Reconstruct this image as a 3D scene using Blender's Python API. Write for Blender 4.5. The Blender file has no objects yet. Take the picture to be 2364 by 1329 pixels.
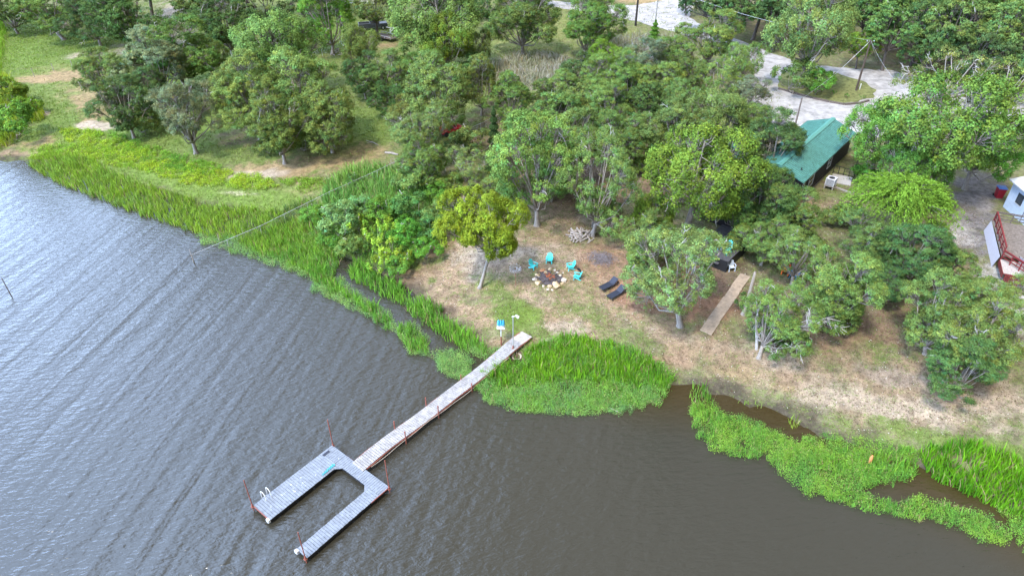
import bpy, math, random
import numpy as np
from mathutils import Vector, Matrix

# ------------------------------------------------------------------ camera, world, sun, exposure
S = bpy.context.scene
C = S.collection
CAMH = 38.0
PITCH = 35.5
FPX = 1597.0
cam_d = bpy.data.cameras.new('camera')
cam_d.sensor_width = 36.0
cam_d.lens = FPX / 2364.0 * 36.0
cam_d.clip_start = 0.5
cam_d.clip_end = 3000
cam = bpy.data.objects.new('camera', cam_d)
cam.location = (0, 0, CAMH)
cam.rotation_euler = (math.radians(90 - PITCH), 0, 0)
C.objects.link(cam)
S.camera = cam

SUN_EL, SUN_AZ = 58.0, 215.0      # azimuth clockwise from +Y
w = bpy.data.worlds.new("World")
S.world = w
w.use_nodes = True
nt = w.node_tree
nt.nodes.clear()
N = nt.nodes.new
out = N('ShaderNodeOutputWorld'); bg = N('ShaderNodeBackground')
sky = N('ShaderNodeTexSky'); sky.sky_type = 'NISHITA'; sky.sun_disc = False
sky.sun_elevation = math.radians(SUN_EL); sky.sun_rotation = math.radians(SUN_AZ)
tc = N('ShaderNodeTexCoord')
mp = N('ShaderNodeMapping'); mp.inputs['Scale'].default_value = (1, 1, 1.8)
nz = N('ShaderNodeTexNoise'); nz.inputs['Scale'].default_value = 2.2; nz.inputs['Detail'].default_value = 5
nz.inputs['Roughness'].default_value = 0.55
rp = N('ShaderNodeValToRGB'); rp.color_ramp.elements[0].position = 0.30; rp.color_ramp.elements[1].position = 0.5
sx = N('ShaderNodeSeparateXYZ')
mr = N('ShaderNodeMapRange')        # cloud deck: bright and broken to the left, dull grey ahead and to the right
mr.inputs['From Min'].default_value = -0.60; mr.inputs['From Max'].default_value = 0.0; mr.interpolation_type = 'SMOOTHSTEP'
mr.inputs['To Min'].default_value = 0.0; mr.inputs['To Max'].default_value = 1.0
ccol = N('ShaderNodeMixRGB'); ccol.inputs[1].default_value = (63, 86, 130, 1); ccol.inputs[2].default_value = (9.6, 9.2, 8.6, 1)
mx = N('ShaderNodeMixRGB')
L = nt.links.new
L(tc.outputs['Generated'], mp.inputs['Vector']); L(mp.outputs['Vector'], nz.inputs['Vector'])
L(nz.outputs['Fac'], rp.inputs['Fac'])
L(tc.outputs['Generated'], sx.inputs[0]); L(sx.outputs['X'], mr.inputs['Value'])
L(mr.outputs[0], ccol.inputs[0])
nz2 = N('ShaderNodeTexNoise'); nz2.inputs['Scale'].default_value = 5.0; nz2.inputs['Detail'].default_value = 6; L(mp.outputs['Vector'], nz2.inputs['Vector'])
mr2 = N('ShaderNodeMapRange'); mr2.inputs['From Min'].default_value = .32; mr2.inputs['From Max'].default_value = .68; mr2.inputs['To Min'].default_value = .5; mr2.inputs['To Max'].default_value = 1.55
L(nz2.outputs['Fac'], mr2.inputs['Value'])
cv = N('ShaderNodeVectorMath'); cv.operation = 'SCALE'; L(ccol.outputs[0], cv.inputs[0]); L(mr2.outputs[0], cv.inputs['Scale'])
ad = N('ShaderNodeMath'); ad.operation = 'MAXIMUM'
L(rp.outputs['Color'], ad.inputs[0]); L(mr.outputs[0], ad.inputs[1])
L(ad.outputs[0], mx.inputs[0]); L(sky.outputs[0], mx.inputs[1]); L(cv.outputs[0], mx.inputs[2])
L(mx.outputs[0], bg.inputs['Color']); bg.inputs['Strength'].default_value = 0.062
L(bg.outputs[0], out.inputs[0])

sun_d = bpy.data.lights.new('sun', 'SUN'); sun_d.energy = 4.3; sun_d.angle = math.radians(9); sun_d.color = (1, .94, .84)
sun = bpy.data.objects.new('sun', sun_d); C.objects.link(sun)
az = math.radians(SUN_AZ); el = math.radians(SUN_EL)
sd = Vector((math.sin(az) * math.cos(el), math.cos(az) * math.cos(el), math.sin(el)))
sun.rotation_euler = (-sd).to_track_quat('-Z', 'Y').to_euler()
sun.location = (0, 0, 80)
S.view_settings.view_transform = 'Standard'; S.view_settings.look = 'None'
S.view_settings.gamma = 1; S.view_settings.exposure = 0.12
S.cycles.max_bounces = 5; S.cycles.diffuse_bounces = 3; S.cycles.transparent_max_bounces = 6

rnd = random.Random(7)
R0 = np.random.default_rng(11)

# ------------------------------------------------------------------ survey: photo pixel -> place on the ground
TH = math.radians(PITCH); CT, ST = math.cos(TH), math.sin(TH)
def Pz(px, py, z):
    u = (px - 1182) / FPX; v = (py - 664.5) / FPX
    d = (u, CT - v * ST, -ST - v * CT)
    t = (z - CAMH) / d[2]
    return (d[0] * t, d[1] * t, z)
def proj(x, y, z):
    zc = y * CT + (CAMH - z) * ST
    return 1182 + FPX * x / zc, 664.5 + FPX * ((CAMH - z) * CT - y * ST) / zc
def ppm(x, y, z): return FPX / (y * CT + (CAMH - z) * ST)

SHORE = [(-1500, 330), (-300, 345), (0, 372), (60, 372), (130, 395), (220, 415), (330, 440), (450, 470), (560, 505), (650, 535), (720, 565), (770, 575),
         (800, 590), (850, 622), (905, 640), (945, 665), (985, 705), (1040, 755), (1090, 800), (1125, 822), (1190, 833), (1290, 850), (1420, 872),
         (1560, 888), (1640, 905), (1740, 935), (1830, 965), (1900, 1000), (1960, 1022), (2060, 1058), (2200, 1112), (2300, 1155), (2364, 1190), (2900, 1400), (3600, 1500)]
SH = np.array([Pz(a, b, 0)[:2] for a, b in SHORE])
LANDP = np.vstack([SH, [[600, SH[-1][1]], [600, 900], [-900, 900], [-900, SH[0][1]]]])
def inside(P, poly):
    x, y = P[:, 0], P[:, 1]; r = np.zeros(len(P), bool)
    n = len(poly)
    for i in range(n):
        x1, y1 = poly[i]; x2, y2 = poly[(i + 1) % n]
        if y1 == y2: continue
        c = ((y1 > y) != (y2 > y)) & (x < (x2 - x1) * (y - y1) / (y2 - y1) + x1)
        r ^= c
    return r
def sdist(P):
    d = np.full(len(P), 1e9)
    for a, b in zip(SH[:-1], SH[1:]):
        e = b - a; t = np.clip(((P - a) @ e) / (e @ e), 0, 1)
        d = np.minimum(d, np.hypot(*(P - a - t[:, None] * e).T))
    return np.where(inside(P, LANDP), d, -d)
def fnoise(P, s, seed=0):
    r = np.random.default_rng(seed); v = np.zeros(len(P))
    for k in range(7):
        a = r.uniform(0, 6.28); f = s * r.uniform(.6, 2.2)
        v += np.sin((P[:, 0] * math.cos(a) + P[:, 1] * math.sin(a)) * f + r.uniform(0, 6.28) + 1.5 * np.sin((P[:, 0] * math.sin(a) - P[:, 1] * math.cos(a)) * f * .7 + r.uniform(0, 6)))
    return v / 7 * 1.6
PLAT = 1.6
def hgt(P):
    P = np.atleast_2d(np.asarray(P, float))[:, :2]
    d = sdist(P) + 0.5 * fnoise(P, 1.1, 3)
    t = np.clip(d / 20, 0, 1)
    up = PLAT * (1 - (1 - t) ** 2.2) + .04 * fnoise(P, .9, 5) * np.clip(d / 2, 0, 1) * np.clip((24 - d) / 8, 0, 1)
    return np.where(d < 0, np.maximum(-1.6, d * .22), up)
def G(px, py, dz=0.0):
    z = 1.0
    for _ in range(6):
        p = Pz(px, py, z); z = float(hgt([p[:2]])[0])
    p = Pz(px, py, z)
    return Vector((p[0], p[1], z + dz))
def top_z(base, py):
    lo, hi = base[2], base[2] + 30
    for _ in range(40):
        m = (lo + hi) / 2
        if proj(base[0], base[1], m)[1] > py: lo = m
        else: hi = m
    return lo

# ------------------------------------------------------------------ materials
def newmat(name):
    m = bpy.data.materials.new(name); m.use_nodes = True
    n = m.node_tree; b = n.nodes['Principled BSDF']
    return m, n, b
def mat(name, col, rough=.7, metal=0, var=.15, scale=6, bump=0.0, spec=.3, stretch=None):
    m, n, b = newmat(name)
    b.inputs['Roughness'].default_value = rough; b.inputs['Metallic'].default_value = metal
    b.inputs['Specular IOR Level'].default_value = spec
    t = n.nodes.new('ShaderNodeTexCoord'); z = n.nodes.new('ShaderNodeTexNoise'); mp = n.nodes.new('ShaderNodeMapping')
    if stretch: mp.inputs['Scale'].default_value = stretch
    z.inputs['Scale'].default_value = scale; z.inputs['Detail'].default_value = 6; z.inputs['Roughness'].default_value = .65
    r = n.nodes.new('ShaderNodeMapRange'); r.inputs['To Min'].default_value = 1 - var * 2; r.inputs['To Max'].default_value = 1 + var * 2
    r.inputs['From Min'].default_value = .2; r.inputs['From Max'].default_value = .8
    v = n.nodes.new('ShaderNodeVectorMath'); v.operation = 'SCALE'; v.inputs[0].default_value = col
    l = n.links.new
    l(t.outputs['Object'], mp.inputs[0]); l(mp.outputs[0], z.inputs['Vector']); l(z.outputs['Fac'], r.inputs['Value'])
    l(r.outputs[0], v.inputs['Scale']); l(v.outputs[0], b.inputs['Base Color'])
    if bump:
        bp = n.nodes.new('ShaderNodeBump'); bp.inputs['Strength'].default_value = bump; bp.inputs['Distance'].default_value = .05
        l(z.outputs['Fac'], bp.inputs['Height']); l(bp.outputs[0], b.inputs['Normal'])
    return m
def leafmat(name, trans=.2, objcol=True):
    m, n, b = newmat(name)
    l = n.links.new
    a = n.nodes.new('ShaderNodeAttribute'); a.attribute_name = 'Col'
    src = a.outputs['Color']
    if objcol:
        oi = n.nodes.new('ShaderNodeObjectInfo'); mu = n.nodes.new('ShaderNodeMixRGB'); mu.blend_type = 'MULTIPLY'; mu.inputs[0].default_value = 1
        l(a.outputs['Color'], mu.inputs[1]); l(oi.outputs['Color'], mu.inputs[2]); src = mu.outputs[0]
    b.inputs['Roughness'].default_value = .7; b.inputs['Specular IOR Level'].default_value = .05
    l(src, b.inputs['Base Color'])
    tr = n.nodes.new('ShaderNodeBsdfTranslucent'); l(src, tr.inputs['Color'])
    ms = n.nodes.new('ShaderNodeMixShader'); ms.inputs[0].default_value = trans
    l(b.outputs[0], ms.inputs[1]); l(tr.outputs[0], ms.inputs[2])
    l(ms.outputs[0], n.nodes['Material Output'].inputs['Surface'])
    return m
M = {}
M['leaf'] = leafmat('leaf')
M['blade'] = leafmat('blade', .25, False)
M['bark'] = mat('bark', (.27, .235, .2), .9, var=.3, scale=9, bump=.6, stretch=(1, 1, .3))
M['bark_dark'] = mat('bark_dark', (.12, .1, .085), .9, var=.3, scale=9, bump=.6, stretch=(1, 1, .3))
M['dead'] = mat('dead_wood', (.42, .39, .36), .9, var=.2, scale=7, bump=.3)
M['dockboard'] = mat('dock_board', (.20, .218, .25), .55, var=.2, scale=3.5, spec=.4)
M['walkboard'] = mat('walk_board', (.31, .29, .28), .6, var=.3, scale=3.0, spec=.4)
M['rampboard'] = mat('ramp_board', (.40, .36, .31), .7, var=.15, scale=4)
M['float'] = mat('float_black', (.018, .018, .02), .5, var=.2)
M['rust'] = mat('rust_pipe', (.26, .085, .06), .75, var=.3, scale=12)
M['redpaint'] = mat('red_paint', (.19, .028, .03), .55, var=.25, scale=5)
M['white'] = mat('white_paint', (.72, .72, .7), .5, var=.06)
M['galv'] = mat('galvanised', (.5, .5, .5), .45, metal=.5, var=.1)
M['bluebag'] = mat('teal_blue', (.06, .36, .52), .6, var=.15)
M['turq'] = mat('turquoise_plastic', (.07, .62, .62), .4, var=.04, spec=.5)
M['tealrope'] = mat('teal_rope', (.04, .42, .5), .7, var=.2)
M['whiteplastic'] = mat('white_plastic', (.6, .68, .78), .4, var=.04)
M['orange'] = mat('orange_plastic', (.75, .14, .03), .45, var=.08)
M['blueplastic'] = mat('blue_plastic', (.08, .33, .7), .4, var=.08)
M['charcoal'] = mat('charcoal_sling', (.03, .034, .05), .6, var=.1)
M['blackmetal'] = mat('black_metal', (.02, .02, .022), .45, var=.1)
M['stone'] = mat('stone_tan', (.48, .36, .22), .9, var=.25, scale=4, bump=.5)
M['stone_red'] = mat('stone_red', (.42, .2, .1), .9, var=.25, scale=4, bump=.5)
M['stone_pale'] = mat('stone_pale', (.52, .44, .36), .9, var=.25, scale=4, bump=.5)
M['ash'] = mat('ash', (.10, .085, .09), .95, var=.45, scale=7, bump=.8)
M['ember'] = mat('rusty_can', (.30, .10, .05), .9, var=.4, scale=9)
M['concrete'] = mat('concrete', (.33, .25, .18), .9, var=.22, scale=3, bump=.2)
M['slab'] = mat('slab_concrete', (.36, .33, .3), .9, var=.16, scale=3)
M['darkwall'] = mat('dark_siding', (.022, .018, .02), .6, var=.2, scale=5)
M['whitetrim'] = mat('white_trim', (.62, .62, .62), .5, var=.05)
M['glass'] = mat('window_glass', (.05, .06, .07), .08, var=.2, spec=.8)
M['tealroof'] = mat('teal_roof', (.075, .20, .165), .45, var=.2, scale=2.0, spec=.5)
M['tealcap'] = mat('teal_cap', (.09, .25, .205), .4, var=.08)
M['greyroof'] = mat('grey_roof', (.17, .16, .19), .5, var=.15)
M['deckgrey'] = mat('deck_grey', (.085, .08, .088), .7, var=.25, scale=4)
M['decktan'] = mat('deck_tan', (.19, .155, .13), .8, var=.3, scale=4)
M['shade_blue_wall'] = mat('white_wall_blue_shade', (.5, .58, .7), .7, var=.08, scale=2)  # white wall; the bluish tone of its shaded side is in the colour
M['lattice'] = mat('lattice', (.42, .42, .48), .6, var=.05)
M['timber'] = mat('old_timber', (.13, .105, .09), .9, var=.3)
M['wood'] = mat('weathered_wood', (.32, .28, .25), .9, var=.3, scale=6)
M['redbin'] = mat('red_bin', (.33, .02, .03), .4, var=.06)
M['bluelid'] = mat('blue_lid', (.10, .22, .55), .4, var=.06)
M['beige'] = mat('beige_wall', (.45, .40, .30), .8, var=.1)
M['truck'] = mat('truck_dark', (.06, .065, .075), .3, var=.2, spec=.6)
M['tyre'] = mat('tyre', (.02, .02, .02), .8, var=.2)
M['atvred'] = mat('vehicle_red', (.42, .02, .03), .3, var=.1, spec=.6)
M['hose'] = mat('hose', (.5, .42, .35), .6, var=.1)
M['cladding'] = mat('spinner_metal', (.42, .38, .37), .35, metal=.6, var=.2)

# ground
def ground_mat():
    m, n, b = newmat('ground'); l = n.links.new
    a = n.nodes.new('ShaderNodeAttribute'); a.attribute_name = 'Col'
    g = n.nodes.new('ShaderNodeAttribute'); g.attribute_name = 'Grass'
    t = n.nodes.new('ShaderNodeTexCoord')
    def noise(s, d=5, r=.7, st=None):
        z = n.nodes.new('ShaderNodeTexNoise'); z.inputs['Scale'].default_value = s; z.inputs['Detail'].default_value = d; z.inputs['Roughness'].default_value = r
        if st:
            mp = n.nodes.new('ShaderNodeMapping'); mp.inputs['Scale'].default_value = st[:3]; mp.inputs['Rotation'].default_value = (0, 0, st[3]); l(t.outputs['Object'], mp.inputs[0]); l(mp.outputs[0], z.inputs['Vector'])
        else: l(t.outputs['Object'], z.inputs['Vector'])
        return z.outputs['Fac']
    def rng(x, a0, a1, b0, b1):
        r = n.nodes.new('ShaderNodeMapRange'); r.inputs['From Min'].default_value = a0; r.inputs['From Max'].default_value = a1
        r.inputs['To Min'].default_value = b0; r.inputs['To Max'].default_value = b1; l(x, r.inputs['Value']); return r.outputs[0]
    def mul(x, y, op='MULTIPLY'):
        q = n.nodes.new('ShaderNodeMath'); q.operation = op
        for i, k in enumerate((x, y)):
            if isinstance(k, (int, float)): q.inputs[i].default_value = k
            else: l(k, q.inputs[i])
        return q.outputs[0]
    big = rng(noise(.5, 4), .3, .7, .8, 1.2)
    mid = rng(noise(1.7, 8, .8), .32, .68, .45, 1.5)
    fine = rng(noise(16, 6, .85), .32, .68, .62, 1.38)
    br = mul(mul(big, mid), fine)
    v = n.nodes.new('ShaderNodeVectorMath'); v.operation = 'SCALE'; l(a.outputs['Color'], v.inputs[0]); l(br, v.inputs['Scale'])
    # broken grass cover: where the plants are thin the soil shows
    gm = rng(mul(mul(noise(1.3, 6, .75), noise(6, 4, .7), 'ADD'), mul(g.outputs['Fac'], .55), 'ADD'), 1.12, 1.34, 0, 1)
    gcol = n.nodes.new('ShaderNodeMixRGB'); gcol.inputs[1].default_value = (.09, .15, .028, 1); gcol.inputs[2].default_value = (.17, .2, .055, 1)
    l(noise(.35, 3), gcol.inputs[0])
    gv = n.nodes.new('ShaderNodeVectorMath'); gv.operation = 'SCALE'; l(gcol.outputs[0], gv.inputs[0]); l(mul(mid, fine), gv.inputs['Scale'])
    mg = n.nodes.new('ShaderNodeMixRGB'); l(mul(gm, .85), mg.inputs[0]); l(v.outputs[0], mg.inputs[1]); l(gv.outputs[0], mg.inputs[2])
    # scattered dark leaf litter and pale stones
    dm = rng(noise(4.5, 6, .8), .56, .64, 0, .55)
    md = n.nodes.new('ShaderNodeMixRGB'); md.blend_type = 'MULTIPLY'; l(dm, md.inputs[0]); l(mg.outputs[0], md.inputs[1]); md.inputs[2].default_value = (.5, .43, .38, 1)
    pm = rng(noise(3.1, 7, .8, (1, .45, 1, .65)), .585, .64, 0, .5)
    mp2 = n.nodes.new('ShaderNodeMixRGB'); mp2.blend_type = 'MIX'; l(pm, mp2.inputs[0]); l(md.outputs[0], mp2.inputs[1])
    pv = n.nodes.new('ShaderNodeVectorMath'); pv.operation = 'MULTIPLY'; pv.inputs[1].default_value = (1.4, 1.38, 1.32); l(a.outputs['Color'], pv.inputs[0])
    l(pv.outputs[0], mp2.inputs[2])
    l(mp2.outputs[0], b.inputs['Base Color']); b.inputs['Roughness'].default_value = .95; b.inputs['Specular IOR Level'].default_value = .15
    bp = n.nodes.new('ShaderNodeBump'); bp.inputs['Strength'].default_value = .55; bp.inputs['Distance'].default_value = .12
    l(mul(noise(3, 8, .75), noise(13, 4, .7), 'ADD'), bp.inputs['Height']); l(bp.outputs[0], b.inputs['Normal'])
    return m
M['ground'] = ground_mat()
M['gravel'] = mat('gravel', (.34, .315, .295), .95, var=.3, scale=.9, bump=.3)
def water_mat():
    m, n, b = newmat('water'); l = n.links.new
    t = n.nodes.new('ShaderNodeTexCoord')
    a = n.nodes.new('ShaderNodeAttribute'); a.attribute_name = 'Shallow'
    c = n.nodes.new('ShaderNodeMixRGB'); c.inputs[1].default_value = (.035, .032, .023, 1); c.inputs[2].default_value = (.042, .028, .010, 1)
    l(a.outputs['Fac'], c.inputs[0]); l(c.outputs[0], b.inputs['Base Color'])
    b.inputs['Roughness'].default_value = .13; b.inputs['IOR'].default_value = 1.38; b.inputs['Specular IOR Level'].default_value = .9
    def noise(s, st, rot, d=3, r=.55, dist=0.0):
        mp = n.nodes.new('ShaderNodeMapping'); mp.vector_type = 'TEXTURE'; mp.inputs['Rotation'].default_value = (0, 0, math.radians(rot)); mp.inputs['Scale'].default_value = st
        z = n.nodes.new('ShaderNodeTexNoise'); z.inputs['Scale'].default_value = s; z.inputs['Detail'].default_value = d; z.inputs['Roughness'].default_value = r
        z.inputs['Distortion'].default_value = dist
        l(t.outputs['Object'], mp.inputs[0]); l(mp.outputs[0], z.inputs['Vector']); return z.outputs['Fac']
    def math2(x, y, op):
        q = n.nodes.new('ShaderNodeMath'); q.operation = op
        for i, k in enumerate((x, y)):
            if isinstance(k, (int, float)): q.inputs[i].default_value = k
            else: l(k, q.inputs[i])
        return q.outputs[0]
    # wavelets whose crests run from lower left to upper right, on longer swell bands
    n1 = noise(2.7, (2.4, 1, 1), 8, 3, .6, .3)        # short wavelets
    n2 = noise(.62, (14, 1, 1), 80, 2, .5, .25)       # long crests of the swell
    n4 = noise(.95, (9, 1, 1), 58, 2, .5, .3)
    n3 = noise(5.5, (2.2, 1, 1), 20, 3, .6)           # fine chop
    amp = noise(.05, (2, 1, 1), 50, 3, .6)            # gusts
    sep = n.nodes.new('ShaderNodeSeparateXYZ'); l(t.outputs['Object'], sep.inputs[0])
    swell = n.nodes.new('ShaderNodeMapRange'); l(sep.outputs['X'], swell.inputs['Value'])      # the swell dies out towards the sheltered right bay
    swell.inputs['From Min'].default_value = -22; swell.inputs['From Max'].default_value = 14; swell.inputs['To Min'].default_value = 1.4; swell.inputs['To Max'].default_value = .25
    h = math2(math2(math2(n1, .42, 'MULTIPLY'), math2(math2(n4, .2, 'MULTIPLY'), math2(math2(n2, swell.outputs[0], 'MULTIPLY'), amp, 'MULTIPLY'), 'ADD'), 'ADD'), math2(n3, .12, 'MULTIPLY'), 'ADD')
    calm = n.nodes.new('ShaderNodeMapRange'); l(sep.outputs['X'], calm.inputs['Value'])
    calm.inputs['From Min'].default_value = -30; calm.inputs['From Max'].default_value = 12; calm.inputs['To Min'].default_value = 1.0; calm.inputs['To Max'].default_value = .9
    am = math2(math2(amp, 1.1, 'MULTIPLY'), .35, 'ADD')
    bp = n.nodes.new('ShaderNodeBump'); bp.inputs['Distance'].default_value = .24
    l(math2(am, calm.outputs[0], 'MULTIPLY'), bp.inputs['Strength']); l(h, bp.inputs['Height']); l(bp.outputs[0], b.inputs['Normal'])
    return m
M['water'] = water_mat()

# ------------------------------------------------------------------ mesh helpers
def mesh_np(name, V, F, mat_=None, col=None, smooth=False):
    V = np.asarray(V, np.float32); F = np.asarray(F, np.int32)
    me = bpy.data.meshes.new(name); k = F.shape[1]
    me.vertices.add(len(V)); me.vertices.foreach_set('co', V.ravel())
    me.loops.add(F.size); me.loops.foreach_set('vertex_index', F.ravel())
    me.polygons.add(len(F)); me.polygons.foreach_set('loop_start', np.arange(0, F.size, k, dtype=np.int32))
    if smooth: me.polygons.foreach_set('use_smooth', np.ones(len(F), bool))
    me.update(calc_edges=True)
    if col is not None:
        a = me.color_attributes.new('Col', 'FLOAT_COLOR', 'POINT')
        c = np.ones((len(V), 4), np.float32); c[:, :3] = col; a.data.foreach_set('color', c.ravel())
    if mat_: me.materials.append(mat_)
    return me
def link(name, me, parent=None, loc=None, rot=0):
    o = bpy.data.objects.new(name, me); C.objects.link(o)
    if parent: o.parent = parent
    if loc is not None: o.location = loc
    if rot: o.rotation_euler = (0, 0, rot)
    return o
def tag(o, label=None, cat=None, group=None, kind=None):
    if label: o['label'] = label
    if cat: o['category'] = cat
    if group: o['group'] = group
    if kind: o['kind'] = kind
    return o
def thing(name, label, cat, loc=(0, 0, 0), rot=0, group=None):
    o = bpy.data.objects.new(name, None); C.objects.link(o)
    o.location = loc; o.rotation_euler = (0, 0, rot); o.empty_display_size = .3
    return tag(o, label, cat, group)
def dup(root, loc, rot, label=None, scale=None):
    r = root.copy(); C.objects.link(r); r.location = loc; r.rotation_euler = (0, 0, rot)
    if scale is not None: r.scale = scale
    if label: r['label'] = label
    for ch in list(root.children):
        c = ch.copy(); C.objects.link(c); c.parent = r
        for g in ch.children:
            d = g.copy(); C.objects.link(d); d.parent = c
    return r
class MB:
    def __init__(s): s.v = []; s.f = []
    def add(s, V, F):
        n = len(s.v); s.v += [tuple(p) for p in V]; s.f += [tuple(i + n for i in f) for f in F]; return s
    def box(s, x0, x1, y0, y1, z0, z1):
        return s.add([(x0, y0, z0), (x1, y0, z0), (x1, y1, z0), (x0, y1, z0), (x0, y0, z1), (x1, y0, z1), (x1, y1, z1), (x0, y1, z1)],
                     [(3, 2, 1, 0), (4, 5, 6, 7), (0, 1, 5, 4), (1, 2, 6, 5), (2, 3, 7, 6), (3, 0, 4, 7)])
    def beam(s, a, b, w, h, up=(0, 0, 1)):
        a = Vector(a); b = Vector(b); d = (b - a).normalized(); u = Vector(up)
        if abs(d.dot(u)) > .98: u = Vector((1, 0, 0))
        r = d.cross(u).normalized(); u = r.cross(d)
        V = []
        for p in (a, b):
            for i, j in ((-1, -1), (1, -1), (1, 1), (-1, 1)): V.append(p + r * (w / 2 * i) + u * (h / 2 * j))
        return s.add(V, [(0, 1, 2, 3), (7, 6, 5, 4), (0, 4, 5, 1), (1, 5, 6, 2), (2, 6, 7, 3), (3, 7, 4, 0)])
    def tube(s, pts, rad, n=8):
        pts = [Vector(p) for p in pts]
        if not hasattr(rad, '__len__'): rad = [rad] * len(pts)
        V = []; F = []
        ref = Vector((0, 0, 1))
        d0 = (pts[-1] - pts[0])
        if d0.length < 1e-6 or abs(d0.normalized().z) > .9: ref = Vector((1, 0, 0))
        for i, p in enumerate(pts):
            d = (pts[min(i + 1, len(pts) - 1)] - pts[max(i - 1, 0)])
            d = d.normalized() if d.length > 1e-9 else Vector((0, 0, 1))
            rr = ref
            if abs(d.dot(ref)) > .97: rr = Vector((0, 1, 0)) if abs(d.y) < .9 else Vector((1, 0, 0))
            a = d.cross(rr).normalized(); b = d.cross(a)
            for k in range(n):
                t = 2 * math.pi * k / n; V.append(p + (a * math.cos(t) + b * math.sin(t)) * rad[i])
        for i in range(len(pts) - 1):
            for k in range(n):
                F.append((i * n + k, i * n + (k + 1) % n, (i + 1) * n + (k + 1) % n, (i + 1) * n + k))
        F.append(tuple(range(n))[::-1]); F.append(tuple((len(pts) - 1) * n + k for k in range(n)))
        return s.add(V, F)
    def prism(s, poly, z0, z1):
        n = len(poly); V = [(x, y, z0) for x, y in poly] + [(x, y, z1) for x, y in poly]
        ar = sum(poly[i][0] * poly[(i + 1) % n][1] - poly[(i + 1) % n][0] * poly[i][1] for i in range(n))
        F = [tuple(range(n))[::-1], tuple(range(n, 2 * n))] + [(i, (i + 1) % n, n + (i + 1) % n, n + i) for i in range(n)]
        if ar < 0: F = [f[::-1] for f in F]
        return s.add(V, F)
    def build(s, name, m, parent=None, loc=None, rot=0, smooth=False):
        me = bpy.data.meshes.new(name); me.from_pydata(s.v, [], s.f); me.materials.append(m)
        if smooth: me.polygons.foreach_set('use_smooth', [True] * len(me.polygons))
        me.update(); return link(name, me, parent, loc, rot)

# ------------------------------------------------------------------ terrain
def axis(lo, hi, c0, c1, fine, coarse):
    return np.concatenate([np.arange(lo, c0, coarse), np.arange(c0, c1, fine), np.arange(c1, hi + coarse, coarse)])
def blob(PX, e, seed):
    cx, cy, rx, ry, rot = e[:5]
    a = math.radians(rot); dx = PX[:, 0] - cx; dy = PX[:, 1] - cy
    u = (dx * math.cos(a) + dy * math.sin(a)) / rx; v = (-dx * math.sin(a) + dy * math.cos(a)) / ry
    return np.hypot(u, v)
def sm(x): x = np.clip(x, 0, 1); return x * x * (3 - 2 * x)
KG = .71
K = dict(soil=(.40, .275, .175), sand=(.56, .45, .34), red=(.37, .20, .125), litter=(.21, .14, .10), lime=(.25, .40, .06), green=(.17, .27, .07),  # litter: brown fallen leaves plus the tree shade, both in one dark colour
         olive=(.21, .225, .09), dry=(.33, .29, .12), tan=(.42, .30, .16), mud=(.10, .08, .06), grey=(.27, .245, .24), white=(.58, .54, .5), ash=(.12, .10, .10), straw=(.30, .27, .19))
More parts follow.
